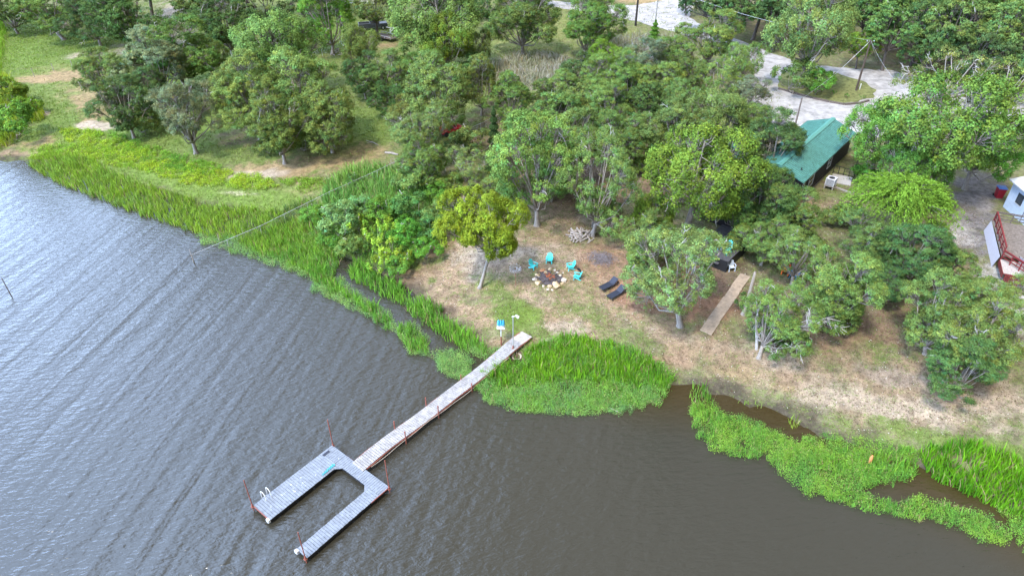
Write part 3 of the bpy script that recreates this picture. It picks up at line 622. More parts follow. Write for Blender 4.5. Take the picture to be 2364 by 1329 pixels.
TREES = [
 # far left and along the top edge
 ('oak', 18, 20, 110, 1.9, 'dark', 'dark tree at the far top left corner above the water'),
 ('oak', 118, 12, 150, 1.9, 'oak', 'spreading oak at the top of the green lawn, second from the left corner'),
 ('oak', 210, 40, 120, 2.0, 'dark', 'oak with a leaning trunk between two larger ones above the green lawn'),
 ('oak', 285, 30, 175, 2.1, 'dark', 'dark oak with a bare straight trunk at the edge of the green lawn'),
 ('forest', 470, 10, 140, 2.0, 'oak', 'oak beside the sandy track at the top, left of the dead limbs'),
 ('oak', 520, 52, 150, 2.0, 'dark', 'dark oak over fallen dead limbs near the top edge'),
 ('forest', 600, 28, 150, 2.0, 'dark', 'dense dark oak at the top edge, right of the fallen dead limbs'),
 ('forest', 650, 75, 95, 1.9, 'darker', 'darkest low oak left of the beige shed'),
 ('oak', 755, 40, 135, 2.3, 'lime', 'bright green oak whose trunk rises beside the far log pile'),
 ('forest', 690, -25, 110, 2.0, 'oak', 'oak behind the beige shed, cut by the top edge'),
 ('forest', 865, 22, 105, 2.1, 'oak', 'oak standing over the dark pickup truck'),
 ('forest', 910, -8, 90, 2.0, 'dark', 'oak behind the trailers at the top edge'),
 ('round', 1012, 45, 215, 1.9, 'light', 'widest pale green dome shaped oak at the top centre'),
 ('forest', 1075, -15, 110, 2.0, 'oak', 'oak behind the wide pale dome oak at the top centre'),
 ('forest', 1130, 20, 90, 2.0, 'dark', 'narrow dark oak right of the wide pale dome oak'),
 ('oak', 1208, 42, 150, 2.0, 'oak', 'oak left of the open dry meadow strip at the top'),
 ('oak', 1355, 62, 115, 2.2, 'oak', 'lone oak in the dry meadow below the gravel road, lower part'),
 ('oak', 1385, 35, 125, 2.3, 'oak', 'leafy oak overhanging the gravel road at the top'),
 # left group by the lawn
 ('oak', 405, 108, 175, 2.0, 'oak', 'rearmost oak of the cluster on the left lawn'),
 ('oak', 360, 150, 150, 2.0, 'grey', 'greyish oak in the middle of the left lawn cluster'),
 ('oak', 235, 170, 120, 2.1, 'oak', 'leftmost oak of the cluster on the left lawn'),
 ('oak', 285, 245, 125, 2.3, 'dark', 'dark oak at the lower left of the lawn cluster, over a fallen limb'),
 ('oak', 335, 215, 110, 2.2, 'dark', 'shaded oak tucked inside the left lawn cluster'),
 ('open', 425, 255, 160, 2.4, 'grey', 'silvery oak with bare limbs nearest the left reed bank'),
 ('oak', 480, 130, 90, 1.9, 'oak', 'oak at the right end of the left lawn cluster'),
 # big mid left group
 ('round', 640, 120, 200, 1.9, 'light', 'pale topped oak at the back of the large mid left group'),
 ('oak', 560, 175, 120, 2.0, 'light', 'pale oak at the back left of the large mid left group'),
 ('oak', 580, 225, 170, 2.2, 'olive', 'olive oak at the left of the large mid left group'),
 ('oak', 690, 215, 190, 2.2, 'light', 'tall light green oak in the middle of the large mid left group'),
 ('oak', 640, 290, 150, 2.3, 'olive', 'oak hanging low over the sandy ground in the mid left group'),
 ('oak', 755, 270, 140, 2.3, 'olive', 'oak at the right of the mid left group beside the pale stump'),
 ('round', 835, 115, 95, 2.4, 'olive', 'round headed oak right of the far log pile'),
 ('oak', 838, 175, 90, 2.2, 'dark', 'shaded oak under the round headed oak right of the far log pile'),
 ('oak', 890, 175, 105, 2.2, 'oak', 'oak between the round headed oak and the tall yellowish elm'),
 ('oak', 905, 225, 90, 2.0, 'dark', 'low dark oak at the head of the shaded grass gap'),
 # centre wood
 ('bright', 1030, 105, 130, 2.3, 'yg', 'tall elm with yellow green shoots behind the central wood'),
 ('bright', 1100, 110, 90, 2.2, 'oak', 'elm with upright shoots right of the yellow green one'),
 ('oak', 985, 165, 100, 2.1, 'oak', 'oak in front of the yellow green elm, left side'),
 ('oak', 1010, 215, 165, 2.2, 'light', 'large pale oak at the heart of the central wood'),
 ('oak', 945, 255, 95, 2.1, 'olive', 'oak at the left edge of the central wood over the shaded gap'),
 ('oak', 1110, 195, 85, 3.2, 'olive', 'tall slim oak showing its bare trunk behind the parked red vehicle'),
 ('open', 975, 305, 130, 2.4, 'light', 'light oak in front of the parked red vehicle'),
 ('oak', 985, 375, 110, 2.3, 'olive', 'oak over the tangled brush left of the clearing'),
 ('open', 1080, 385, 100, 1.9, 'light', 'small pale oak in front of the dark ivy clad column'),
 ('column', 1140, 290, 34, 6.0, 'darker', 'narrow dark column of evergreen among the pale oaks'),
 ('oak', 1225, 325, 205, 2.6, 'light', 'tall pale oak on the left of the clearing with a stout trunk', (1240, 520)),
 ('open', 1365, 360, 180, 2.8, 'light', 'pale oak with grey limbs rising from the firewood heap', (1368, 545)),
 ('oak', 1315, 330, 140, 2.4, 'light', 'oak between the two tall trees of the clearing'),
 ('oak', 1425, 330, 120, 2.2, 'oak', 'oak at the right rear of the clearing above the bare soil'),
 ('oak', 1120, 440, 80, 1.8, 'olive', 'low oak behind the small golden green oak'),
 ('oak', 1275, 395, 110, 2.4, 'oak', 'oak hanging over the left rear of the clearing'),
 ('oak', 1180, 225, 100, 2.1, 'oak', 'oak right of the slim tall oak in the central wood'),
 ('oak', 1200, 290, 80, 2.1, 'olive', 'oak just behind the tall pale oak of the clearing'),
 ('forest', 1290, 265, 120, 2.1, 'oak', 'oak on the shoulder of the wood behind the clearing'),
 ('oak', 1300, 205, 100, 1.9, 'light', 'low pale oak beside the grey brush patch'),
 ('round', 1395, 135, 90, 1.7, 'yg', 'yellowish round oak below the far wire fence'),
 ('shrub', 1330, 155, 75, 1.4, 'dark', 'dark shrub at the corner of the grey brush patch'),
 ('oak', 1380, 190, 120, 2.0, 'olive', 'oak below the yellowish round one in the rear wood'),
 ('oak', 1480, 140, 130, 1.9, 'grey', 'greyish oak at the top of the rear wood'),
 ('oak', 1450, 185, 120, 2.0, 'oak', 'oak in the upper middle of the rear wood'),
 ('oak', 1410, 250, 130, 2.2, 'oak', 'oak in the deep middle of the rear wood'),
 ('forest', 1350, 240, 100, 2.2, 'olive', 'oak at the left middle of the rear wood'),
 ('oak', 1520, 200, 120, 2.0, 'olive', 'oak in the right middle of the rear wood'),
 ('forest', 1480, 250, 110, 2.3, 'dark', 'dark oak standing low in the rear wood'),
 ('oak', 1560, 130, 110, 2.0, 'oak', 'oak near the gravel road at the top of the rear wood'),
 ('oak', 1640, 90, 130, 2.1, 'olive', 'oak leaning over the left side of the gravel road'),
 ('oak', 1600, 170, 100, 2.1, 'oak', 'dark green oak in a hollow of the rear wood'),
 ('open', 1660, 185, 110, 2.1, 'light', 'pale oak with whitish limbs left of the gravel lot'),
 ('bright', 1720, 145, 95, 2.3, 'light', 'light green elm standing at the left edge of the gravel lot'),
 ('open', 1730, 215, 100, 1.9, 'grey', 'thin grey green tree at the left edge of the gravel lot'),
 ('oak', 1575, 245, 110, 2.2, 'oak', 'oak just above the roofs group of trees'),
 ('oak', 1560, 305, 150, 2.1, 'oak', 'oak left of the hidden teal roofs, wide crown'),
 ('round', 1660, 275, 150, 2.1, 'light', 'light oak covering the left part of the hidden teal roofs'),
 ('oak', 1740, 285, 110, 2.0, 'oak', 'oak between the grey gabled roof and the hidden teal roofs'),
 ('oak', 1520, 345, 80, 2.1, 'oak', 'small oak at the left shoulder of the bright yellow green oak'),
 ('oak', 1788, 338, 135, 2.2, 'dark', 'dark oak growing against the left eave of the cabin'),
 ('oak', 1712, 375, 110, 2.0, 'dark', 'darkest oak over the hidden teal roofs'),
 # right side
 ('round', 1600, 425, 262, 1.9, 'yg', 'large bright yellow green oak in the centre right'),
 ('round', 1500, 500, 95, 2.2, 'yg', 'yellow green low limbed oak right of the fallen branches'),
 ('oak', 1765, 450, 150, 2.4, 'dark', 'dark oak right of the bright yellow green oak'),
 ('oak', 1815, 500, 130, 2.1, 'oak', 'oak in front of the near gable of the cabin'),
 ('oak', 1780, 520, 100, 2.1, 'dark', 'oak shading the grey deck'),
 ('open', 1575, 560, 232, 2.45, 'light', 'tall light green oak with a white trunk beside the concrete path', (1570, 752)),
 ('oak', 1495, 590, 95, 2.3, 'olive', 'oak leaning out over the black loungers', None),
 ('open', 1765, 605, 160, 2.6, 'light', 'oak with long white dead limbs right of the concrete path', (1752, 826)),
 ('oak', 1700, 478, 110, 2.1, 'oak', 'oak between the bright yellow green oak and the cabin gable'),
 ('open', 1772, 552, 105, 2.3, 'light', 'light green oak at the right of the grey deck'),
 ('oak', 1500, 545, 110, 2.2, 'oak', 'oak behind the tall white trunked oak, left of the deck'),
 ('open', 1848, 588, 130, 2.2, 'light', 'oak above the orange and blue chairs'),
 ('oak', 1915, 590, 175, 2.5, 'olive', 'oak with a stout swollen foot right of the dead limbed oak', (1880, 764)),
 ('open', 1950, 690, 100, 2.1, 'oak', 'low oak in the shade right of the swollen footed oak'),
 ('willow', 2075, 485, 225, 1.5, 'willow', 'low feathery yellow green mesquite with arching sprays'),
 ('shrub', 1960, 490, 75, 1.5, 'oak', 'thin shrub between the air conditioner and the feathery mesquite'),
 ('oak', 2005, 560, 120, 2.1, 'oak', 'oak below left of the feathery mesquite'),
 ('oak', 2110, 585, 150, 2.0, 'dark', 'dark oak below the feathery mesquite'),
 ('oak', 2195, 620, 110, 2.1, 'oak', 'oak beside the white gravel in front of the red railed deck'),
 ('oak', 2300, 705, 140, 2.0, 'olive', 'oak below the red railed deck at the right edge'),
 ('oak', 2175, 730, 170, 2.3, 'oak', 'left half crown of the large oak group at the right shore'),
 ('open', 2270, 775, 190, 2.4, 'olive', 'large spreading oak at the right edge above the sandy shore'),
 ('oak', 2225, 850, 150, 2.0, 'dark', 'lowest dark oak nearest the sandy shore at the right'),
 ('oak', 2050, 660, 90, 2.1, 'dark', 'dark oak in the deep shade left of the right shore group'),
 ('bright', 2180, 310, 300, 1.9, 'lime', 'huge bright green elm between the cabin and the white house'),
 ('bright', 2040, 320, 170, 2.1, 'lime', 'bright green elm overhanging the right side of the teal roof'),
 ('bright', 2265, 345, 175, 2.0, 'vivid', 'bright green elm overhanging the grey driveway'),
 ('bright', 2110, 400, 150, 2.1, 'vivid', 'green elm behind the feathery mesquite'),
 ('acacia', 2190, 205, 200, 1.6, 'acacia', 'airy yellowish tree spreading over the gravel road, left part'),
 ('acacia', 2310, 225, 180, 1.7, 'acacia', 'airy yellowish tree at the right edge over the gravel road'),
 ('bright', 1880, 75, 190, 2.3, 'light', 'tall tree on the grassy island in the gravel road'),
 ('shrub', 1840, 178, 85, 1.7, 'oak', 'dense shrub at the left end of the grassy island'),
 ('shrub', 1890, 190, 70, 1.5, 'vivid', 'shrub under the tall tree of the grassy island'),
 ('cedar', 1512, 68, 32, 3.0, 'lime', 'small cedar beside the far fence corner post'),
 ('lone', 1125, 495, 172, 3.0, 'yellow', 'small golden green oak alone on the sand by the fire pit', (1108, 664)),
]
for t in TREES:
    kind, cx, cy, w_, hf, ck, lab = t[:7]; ft = t[7] if len(t) > 7 else None
    plant(kind, cx, cy, w_, hf, ck, lab, 'shrub' if kind == 'shrub' else 'tree', None if kind == 'shrub' else 'oaks and other trees around the cabins', foot=ft, lean={(1570, 752): -.09, (1880, 764): .17, (1752, 826): .13, (1240, 520): -.04, (1108, 664): .09}.get(ft, 0.0))
# the dense dark wood behind the road
NTH = ['leftmost', 'second from the left', 'third from the left', 'fourth from the left', 'fifth from the left', 'sixth from the left', 'seventh from the left', 'eighth from the left', 'ninth from the left', 'tenth from the left', 'eleventh from the left', 'twelfth from the left', 'thirteenth from the left']
WOOD = [(1640, 8, 110, 'darker'), (1700, 25, 120, 'dark'), (1755, 5, 120, 'darker'), (1800, 40, 110, 'dark'), (1690, -30, 120, 'dark'), (1820, -20, 120, 'darker'),
                       (1950, 15, 120, 'darker'), (2010, 30, 120, 'dark'), (2060, 85, 110, 'oak'), (2070, 20, 130, 'oak'), (2135, 60, 130, 'dark'), (2150, 0, 130, 'oak'), (2215, 85, 150, 'oak'),
                       (2240, 20, 140, 'oak'), (2310, 90, 150, 'oak'), (2330, 20, 150, 'light'), (2150, 125, 100, 'dark'), (2260, 140, 120, 'dark'), (2345, 150, 110, 'dark'), (1900, -25, 120, 'dark'),
                       (2400, 70, 150, 'oak'), (2020, -25, 120, 'dark'), (2110, -35, 120, 'dark'), (2290, -40, 140, 'oak'), (2400, -20, 140, 'oak'), (1590, -12, 70, 'dark'), (1990, 110, 70, 'yg'), (2420, 160, 130, 'dark')]
for cx, cy, w_, ck in WOOD:
    rowf = (lambda q: 2 if q >= 60 else 1 if q >= 0 else 0); rw = rowf(cy); nth = sorted(q[0] for q in WOOD if rowf(q[1]) == rw).index(cx)
    plant('forest', cx, cy, w_ * 1.05, 2.3, ck, 'tree of the dense dark wood, ' + NTH[nth] + ' in its ' + ('rear row', 'middle row', 'front row')[rw], 'tree', 'dense wood behind the gravel road')
for cx, cy, w_, la in [(2140, 130, 50, 'just right of the island pole'), (2050, 60, 45, 'behind the island pole top'), (1790, 60, 40, 'left of the tall island tree'), (2290, 150, 50, 'by the right edge')]:
    plant('cedar', cx, cy, w_, 3.2, 'vivid', 'small cedar at the foot of the dense wood ' + la, 'tree', 'cedars at the edge of the dense wood', base_at=.5)
for cx, cy, w_ in [(-60, 0, 120), (60, -25, 120), (180, -30, 120), (330, -35, 130), (450, -40, 120), (560, -40, 130), (770, -40, 120), (980, -45, 130), (1180, -50, 120), (1330, -60, 110)]:
    plant('forest', cx, cy, w_, 2.1, 'oak', NTH[[-60, 60, 180, 330, 450, 560, 770, 980, 1180, 1330].index(cx)] + ' oak of the row cut by the top edge', 'tree', 'row of oaks along the top edge')
# shrubs and saplings of the thicket by the water
for kind, cx, cy, w_, hf, ck, lab in [
 ('shrub', 790, 512, 95, 1.5, 'mint', 'soft mint green shrub at the left of the thicket by the water'), ('shrub', 840, 480, 70, 1.4, 'mint', 'smaller mint green shrub at the top of the thicket'),
 ('shrub', 958, 478, 90, 1.5, 'blue', 'blue green shrub at the rear of the thicket'), ('shrub', 1000, 530, 70, 1.5, 'blue', 'blue green shrub at the right edge of the thicket beside the sand'),
 ('shrub', 765, 555, 70, 1.3, 'vivid', 'green shrub at the lower left edge of the thicket'), ('shrub', 930, 535, 80, 1.5, 'vivid', 'green shrub in the middle right of the thicket'), ('shrub', 985, 578, 64, 1.4, 'vivid', 'green shrub at the edge of the sand beside the thicket'), ('shrub', 885, 490, 80, 1.5, 'lime', 'light green shrub between the mint and blue green ones'), ('shrub', 815, 565, 70, 1.3, 'oak', 'dark green shrub under the yellow green saplings'), ('shrub', 725, 500, 60, 1.2, 'lime', 'light green shrub beside the wire fence rail'), ('shrub', 1000, 500, 70, 1.5, 'oak', 'green shrub behind the small golden green oak'), ('sapling', 825, 520, 59, 2.2, 'ylw', 'tall yellow green sapling beside the mint green shrub'),
 ('sapling', 870, 545, 67, 1.9, 'ylw', 'yellow green sapling in the centre of the thicket'), ('sapling', 905, 530, 62, 2.0, 'ylw', 'yellow green sapling left of the blue green shrub'),
 ('sapling', 845, 575, 44, 1.8, 'lime', 'lime sapling at the lower left of the thicket'), ('sapling', 890, 580, 67, 1.8, 'ylw', 'yellow sapling above the lowest ones in the thicket'),
 ('sapling', 875, 612, 64, 1.7, 'ylw', 'yellow sapling at the foot of the thicket by the marsh'), ('sapling', 912, 598, 64, 1.8, 'ylw', 'yellow sapling at the lower right of the thicket'),
 ('shrub', 920, 615, 60, 1.3, 'lime', 'low green shrub at the point of the thicket'), ('sapling', 960, 570, 44, 2.0, 'vivid', 'green sapling between the thicket and the sand'),
 ('shrub', 820, 418, 34, 1.6, 'blue', 'small blue green bush beside the wire fence rail'), ('shrub', 1010, 445, 60, 1.3, 'vivid', 'bright fern like bush at the foot of the wood'),
 ('shrub', 20, 215, 80, 1.5, 'yg', 'yellow green willow scrub at the left edge, upper'), ('shrub', 25, 285, 100, 1.6, 'lime', 'rounded willow scrub at the left edge beside the water'),
 ('shrub', 60, 250, 60, 1.3, 'yg', 'small willow scrub beside the left lawn'), ('shrub', 1385, 455, 60, 1.3, 'dark', 'dark leafy bush behind the firewood oak'),
 ('shrub', 1370, 480, 75, 2.6, 'oak', 'young oak sprouting on the trunk above the firewood pile'), ('shrub', 1405, 478, 45, 1.4, 'dark', 'fallen leafy branch right of the firewood oak'),
 ('shrub', 1480, 600, 60, 1.4, 'dark', 'dark low bush right of the brush pile'), ('shrub', 1800, 770, 90, 1.1, 'dark', 'dark bush behind the dead limbed oak foot'),
 ('shrub', 1775, 765, 60, 1.2, 'lime', 'bright leafy tuft at the foot of the dead limbed oak'), ('shrub', 1945, 745, 70, 1.3, 'oak', 'bush right of the swollen footed oak'),
 ('shrub', 1725, 700, 50, 1.3, 'dark', 'dark bush by the leaning trunk right of the concrete path'), ('shrub', 1175, 185, 40, 1.3, 'dark', 'low dark bush in the grey brush patch'),
 ('shrub', 1255, 200, 40, 1.3, 'dark', 'dark bush at the right of the grey brush patch'), ('shrub', 2010, 410, 70, 1.3, 'vivid', 'green bush beside the cabin side yard'),
 ('shrub', 2120, 450, 80, 1.3, 'vivid', 'green bush below the huge bright elm'), ('shrub', 1920, 500, 60, 1.3, 'oak', 'bush in the side yard below the air conditioner')]:
    if w_ > 0: plant(kind, cx, cy, w_, hf, ck, lab, 'shrub', 'shrubs of the thicket and wood edge', base_at=.5)
for k, (cx, cy) in enumerate([(1100, 330), (1180, 360), (1150, 400), (1290, 440), (1440, 330), (1500, 300), (1200, 440), (1250, 240), (940, 150), (1060, 340), (960, 420), (1040, 430), (2160, 540), (2080, 620), (1990, 640),
                             (1850, 560), (1720, 560), (1660, 470), (1620, 345), (1480, 390), (1560, 380), (700, 330), (620, 340), (330, 290), (1240, 290), (1400, 300), (1530, 260), (1640, 230), (860, 200), (1080, 170), (1450, 210)]):
    plant('shrub', cx, cy, rnd.uniform(55, 90), 1.3, rnd.choice(['oak', 'dark', 'olive']), 'undergrowth bush in the shade below the oaks', 'shrub', 'undergrowth bushes', base_at=.4)
for cx, cy, w_ in [(1925, 215, 15), (1955, 222, 15), (1990, 225, 13)]:
    plant('sapling', cx, cy, w_, 1.4, 'vivid', 'spiky agave like plant along the timber edge of the road island', 'plant', 'spiky plants on the road island', base_at=.4)

# ------------------------------------------------------------------ reeds, water plants, herbs (nobody could count them)
def poly_pts(pxpoly, z, dens, rg):
    q = np.array([Pz(a, b, z)[:2] for a, b in pxpoly])
    lo, hi = q.min(0), q.max(0); ar = (hi[0] - lo[0]) * (hi[1] - lo[1])
    n = int(ar * dens); P = rg.random((n, 2)) * (hi - lo) + lo
    # fray the outline
    Pj = P + np.stack([fnoise(P, 2.2, 61), fnoise(P, 2.2, 62)], 1) * .35
    return P[inside(Pj, q)]
def blades(P, z, h, wd, lean, col, rg, name_='x'):
    """two-segment tapered blades"""
    n = len(P); a = rg.uniform(0, 6.28, n); d = np.stack([np.cos(a), np.sin(a)], 1); s = np.stack([-d[:, 1], d[:, 0]], 1)
    b = rg.uniform(0, 6.28, n); ln = np.abs(rg.normal(size=n)) * lean * h
    t = np.stack([np.cos(b), np.sin(b)], 1) * ln[:, None] + np.array([-.10, .05]) * h[:, None]
    p0 = np.column_stack([P, z]); p1 = np.column_stack([P + t * .35, z + h * .6]); p2 = np.column_stack([P + t * 1.0, z + h])
    W = np.column_stack([s, np.zeros(n)]) * wd[:, None] / 2
    V = np.stack([p0 - W, p0 + W, p1 + W * .85, p1 - W * .85, p2 + W * .12, p2 - W * .12], 1).reshape(-1, 3)
    i = np.arange(n)[:, None] * 6
    F = np.concatenate([i + np.array([[0, 1, 2, 3]]), i + np.array([[3, 2, 4, 5]])])
    return V, F, np.repeat(col, 6, axis=0)
class Acc:
    def __init__(s): s.V = []; s.F = []; s.C = []; s.n = 0
    def add(s, V, F, Cc): s.V.append(V); s.F.append(F + s.n); s.C.append(Cc); s.n += len(V)
    def build(s, name, label, cat):
        me = mesh_np(name, np.vstack(s.V), np.vstack(s.F), M['blade'], np.vstack(s.C))
        return tag(link(name, me), label, cat, kind='stuff')
def colnoise(P, c0, c1, rg, sc=.6, seed=0):
    t = np.clip(.5 + .6 * fnoise(P, sc, seed) + .5 * fnoise(P, sc * 5, seed + 3) + .2 * rg.normal(size=len(P)), 0, 1)[:, None]
    dead = (rg.random(len(P)) < .07)[:, None]
    return np.where(dead, np.array((.34, .27, .13)), np.array(c0) * (1 - t) + np.array(c1) * t) * np.clip(1 + .2 * rg.normal(size=(len(P), 1)), .5, 1.6)
def reeds(acc, poly, dens, h, c0, c1, wd=.045, lean=.34, seed=0, clump=.85):
    dens = dens * .5; wd = wd * 1.35; h = h * .9
    rg = np.random.default_rng(seed); P = poly_pts(poly, 0.2, dens, rg)
    keep = (fnoise(P, 1.6, seed + 5) * .5 + fnoise(P, 5.5, seed + 6) * .6) * clump + rg.random(len(P)) > .3; P = P[keep]
    hh_ = np.maximum(hgt(P), -.05)
    hv = h * np.clip(1 + .25 * fnoise(P, 1.1, seed + 7) + .28 * fnoise(P, 5.5, seed + 6) + .16 * rg.normal(size=len(P)), .35, 1.6)
    acc.add(*blades(P, hh_ - .05, hv, wd * rg.uniform(.6, 1.4, len(P)), lean, colnoise(P, c0, c1, rg, .7, seed), rg))
def weeds(acc, poly, dens, h, c0, c1, leaf=.085, seed=0, clump=.55):
    """leafy low plants: short stems carrying small leaves"""
    rg = np.random.default_rng(seed); P = poly_pts(poly, 0.1, dens, rg)
    keep = fnoise(P, 1.9, seed + 5) * clump + rg.random(len(P)) > .2; P = P[keep]
    z0 = np.maximum(hgt(P), -.02); hv = h * np.clip(1 + .4 * fnoise(P, 1.5, seed + 7) + .2 * rg.normal(size=len(P)), .2, 1.8)
    cs = colnoise(P, c0, c1, rg, .9, seed)
    for k in range(8):
        n = len(P); f = (k + .6) / 8
        Q = np.column_stack([P + rg.normal(size=(n, 2)) * .09, z0 + hv * f * rg.uniform(.8, 1.15, n)])
        Nn = rg.normal(size=(n, 3)) * .6 + np.array([0, 0, .8]); ls = leaf * rg.uniform(.6, 1.4, n)
        V, F = quads(Q, Nn, ls, ls * .4, rg); acc.add(V, F, np.repeat(cs * (1 + .1 * rg.normal(size=(n, 1))), 4, axis=0))
YG, GR, DG, LM, CG = (.27, .42, .04), (.12, .29, .04), (.08, .2, .04), (.22, .40, .04), (.15, .31, .09)
a = Acc()   # left bank
reeds(a, [(65, 380), (90, 362), (200, 372), (300, 418), (380, 440), (470, 470), (560, 482), (650, 500), (700, 520), (720, 560), (700, 590), (640, 590), (560, 562), (470, 542), (340, 500), (230, 460), (130, 420)], 170, .8, YG, (.2, .34, .05), seed=1)
reeds(a, [(0, 190), (40, 210), (70, 250), (115, 285), (100, 300), (60, 300), (30, 340), (0, 352), (-60, 350), (-60, 190)], 110, 1.3, (.40, .46, .04), LM, seed=2)
reeds(a, [(0, 60), (18, 60), (20, 110), (10, 190), (-30, 190), (-30, 60)], 90, 1.0, LM, YG, seed=3)
reeds(a, [(560, 560), (640, 520), (720, 555), (790, 575), (785, 600), (770, 640), (790, 650), (740, 660), (715, 630), (650, 605), (580, 580)], 160, .9, LM, GR, seed=4)
a.build('reed_bed', 'yellow green reeds lining the left bank of the lake', 'reeds')
a = Acc()   # strips between left thicket and walkway
for i, poly in enumerate([[(715, 600), (748, 590), (752, 635), (785, 662), (850, 700), (905, 742), (895, 762), (850, 720), (790, 680), (720, 650)],
                          [(808, 610), (830, 598), (880, 640), (925, 655), (950, 690), (990, 690), (1040, 745), (1090, 775), (1130, 800), (1115, 818), (1060, 800), (1000, 765), (950, 718), (880, 680), (812, 640)],
                          [(920, 755), (955, 752), (990, 790), (985, 812), (950, 812), (925, 785)]]):
    reeds(a, poly, 190, .95, (.20, .42, .04), GR, seed=10 + i)
a.build('marsh_grass', 'bright green marsh grass in strips left of the walkway', 'grass')
a = Acc()
BED = [(1092, 905), (1110, 868), (1150, 845), (1195, 835), (1215, 812), (1250, 795), (1300, 785), (1350, 795), (1400, 798), (1450, 812), (1500, 835), (1540, 855), (1562, 880), (1535, 905), (1520, 930), (1460, 942), (1380, 940), (1300, 948), (1210, 945), (1150, 925)]
reeds(a, [(1110, 868), (1150, 845), (1195, 835), (1225, 808), (1300, 785), (1400, 798), (1500, 835), (1562, 880), (1530, 900), (1440, 890), (1330, 880), (1220, 880), (1150, 900)], 260, .95, (.20, .40, .02), (.09, .26, .02), seed=20)
reeds(a, BED, 90, .6, (.18, .38, .04), GR, seed=21)
a.build('reed_bed', 'dense fan shaped reed bed right of the walkway', 'reeds')
a = Acc()
weeds(a, BED, 130, .5, CG, (.22, .42, .06), seed=22)
weeds(a, [(1095, 900), (1120, 880), (1300, 905), (1500, 900), (1530, 925), (1460, 952), (1300, 958), (1200, 950), (1110, 922)], 130, .35, (.25, .43, .09), CG, seed=23)
a.build('water_primrose', 'leafy water plants floating along the front of the fan shaped reed bed', 'water plants')
a = Acc()
for i, poly in enumerate([[(450, 545), (520, 540), (600, 575), (660, 600), (720, 615), (700, 640), (640, 615), (560, 590), (470, 560)], [(580, 565), (700, 560), (785, 590), (770, 640), (715, 640), (640, 600)],
                          [(712, 640), (780, 640), (850, 690), (920, 740), (905, 765), (840, 725), (760, 690), (715, 665)], [(915, 755), (960, 745), (995, 790), (985, 820), (940, 815)],
                          [(985, 815), (1030, 800), (1075, 815), (1098, 845), (1075, 880), (1040, 875), (1000, 845)], [(1000, 835), (1060, 820), (1095, 850), (1070, 885), (1030, 870)],
                          [(1060, 790), (1120, 800), (1160, 815), (1120, 828), (1080, 815)]]):
    weeds(a, poly, 110, .42, CG, (.26, .43, .1), seed=30 + i)
a.build('water_weeds', 'pale green floating weeds along the water edge left of the walkway', 'water plants')
a = Acc()   # right shore
reeds(a, [(1598, 890), (1625, 885), (1650, 930), (1660, 960), (1630, 975), (1600, 950)], 120, .9, LM, GR, seed=40)
reeds(a, [(2130, 1035), (2200, 1028), (2280, 1045), (2364, 1085), (2480, 1140), (2480, 1260), (2364, 1195), (2290, 1165), (2210, 1130), (2150, 1095), (2125, 1060)], 240, .95, (.17, .38, .015), (.08, .25, .015), seed=41)
reeds(a, [(1900, 1050), (1960, 1040), (2060, 1045), (2120, 1040), (2130, 1080), (2080, 1110), (1980, 1100), (1900, 1090)], 150, .8, LM, (.1, .28, .03), seed=42)
reeds(a, [(1805, 968), (1845, 962), (1855, 985), (1825, 985)], 60, .8, (.33, .42, .06), LM, seed=43)
reeds(a, [(1700, 920), (1760, 935), (1770, 945), (1710, 935)], 40, .6, (.22, .26, .08), LM, seed=44)
a.build('reed_bed', 'green reeds along the right shore of the lake', 'reeds')
a = Acc()
for i, (poly, hgt_) in enumerate([([(1598, 930), (1640, 935), (1690, 960), (1755, 985), (1770, 1010), (1750, 1058), (1700, 1058), (1640, 1035), (1600, 985)], .6), ([(1745, 985), (1800, 995), (1850, 1035), (1790, 1060), (1750, 1040)], .5),
                          ([(1770, 1055), (1830, 1035), (1900, 1045), (2000, 1060), (2100, 1090), (2110, 1110), (2000, 1125), (1950, 1150), (1860, 1140), (1800, 1095)], .65),
                          ([(1860, 1130), (1960, 1130), (2050, 1160), (2120, 1150), (2200, 1165), (2290, 1195), (2340, 1235), (2330, 1262), (2270, 1245), (2180, 1205), (2080, 1195), (1980, 1170)], .5),
                          ([(1740, 1000), (1760, 985), (1830, 1020), (1900, 1000), (2000, 1015), (2100, 1040), (2130, 1060), (1950, 1065), (1800, 1060)], .45),
                          ([(2300, 1170), (2420, 1200), (2420, 1300), (2364, 1285), (2345, 1240)], .5)]):
    weeds(a, poly, 150, hgt_, (.12, .30, .05), (.24, .41, .05), seed=50 + i)
for i, poly in enumerate([[(1598, 930), (1690, 960), (1755, 985), (1770, 1010), (1750, 1058), (1640, 1035), (1600, 985)], [(1770, 1055), (1830, 1035), (1900, 1045), (2000, 1060), (2100, 1090), (2110, 1110), (2000, 1125), (1860, 1120)], [(1860, 1110), (2050, 1150), (2200, 1165), (2330, 1235), (2180, 1205), (1980, 1170)]]):
    reeds(a, poly, 110, .6, (.16, .36, .05), GR, seed=58 + i)
a.build('water_weeds', 'leafy green water weeds fringing the right shore', 'water plants')
a = Acc()   # yellow herbs on the left bank
for i, (poly, c0, c1) in enumerate([([(140, 312), (230, 318), (300, 345), (400, 385), (500, 405), (620, 425), (650, 445), (600, 452), (500, 440), (420, 428), (340, 405), (260, 372), (160, 338)], (.37, .48, .035), (.24, .42, .04)),
                                   ([(60, 370), (100, 345), (200, 345), (320, 385), (300, 400), (180, 370)], (.33, .46, .04), LM),
                                   ([(640, 430), (760, 430), (800, 445), (700, 465)], (.2, .28, .04), LM), ([(250, 320), (400, 370), (520, 400), (480, 420), (330, 385)], LM, GR)]):
    weeds(a, poly, 70, .36, c0, c1, .13, seed=70 + i, clump=1.1)
a.build('yellow_herbs', 'band of yellow flowering herbs along the top of the left bank', 'herbs')
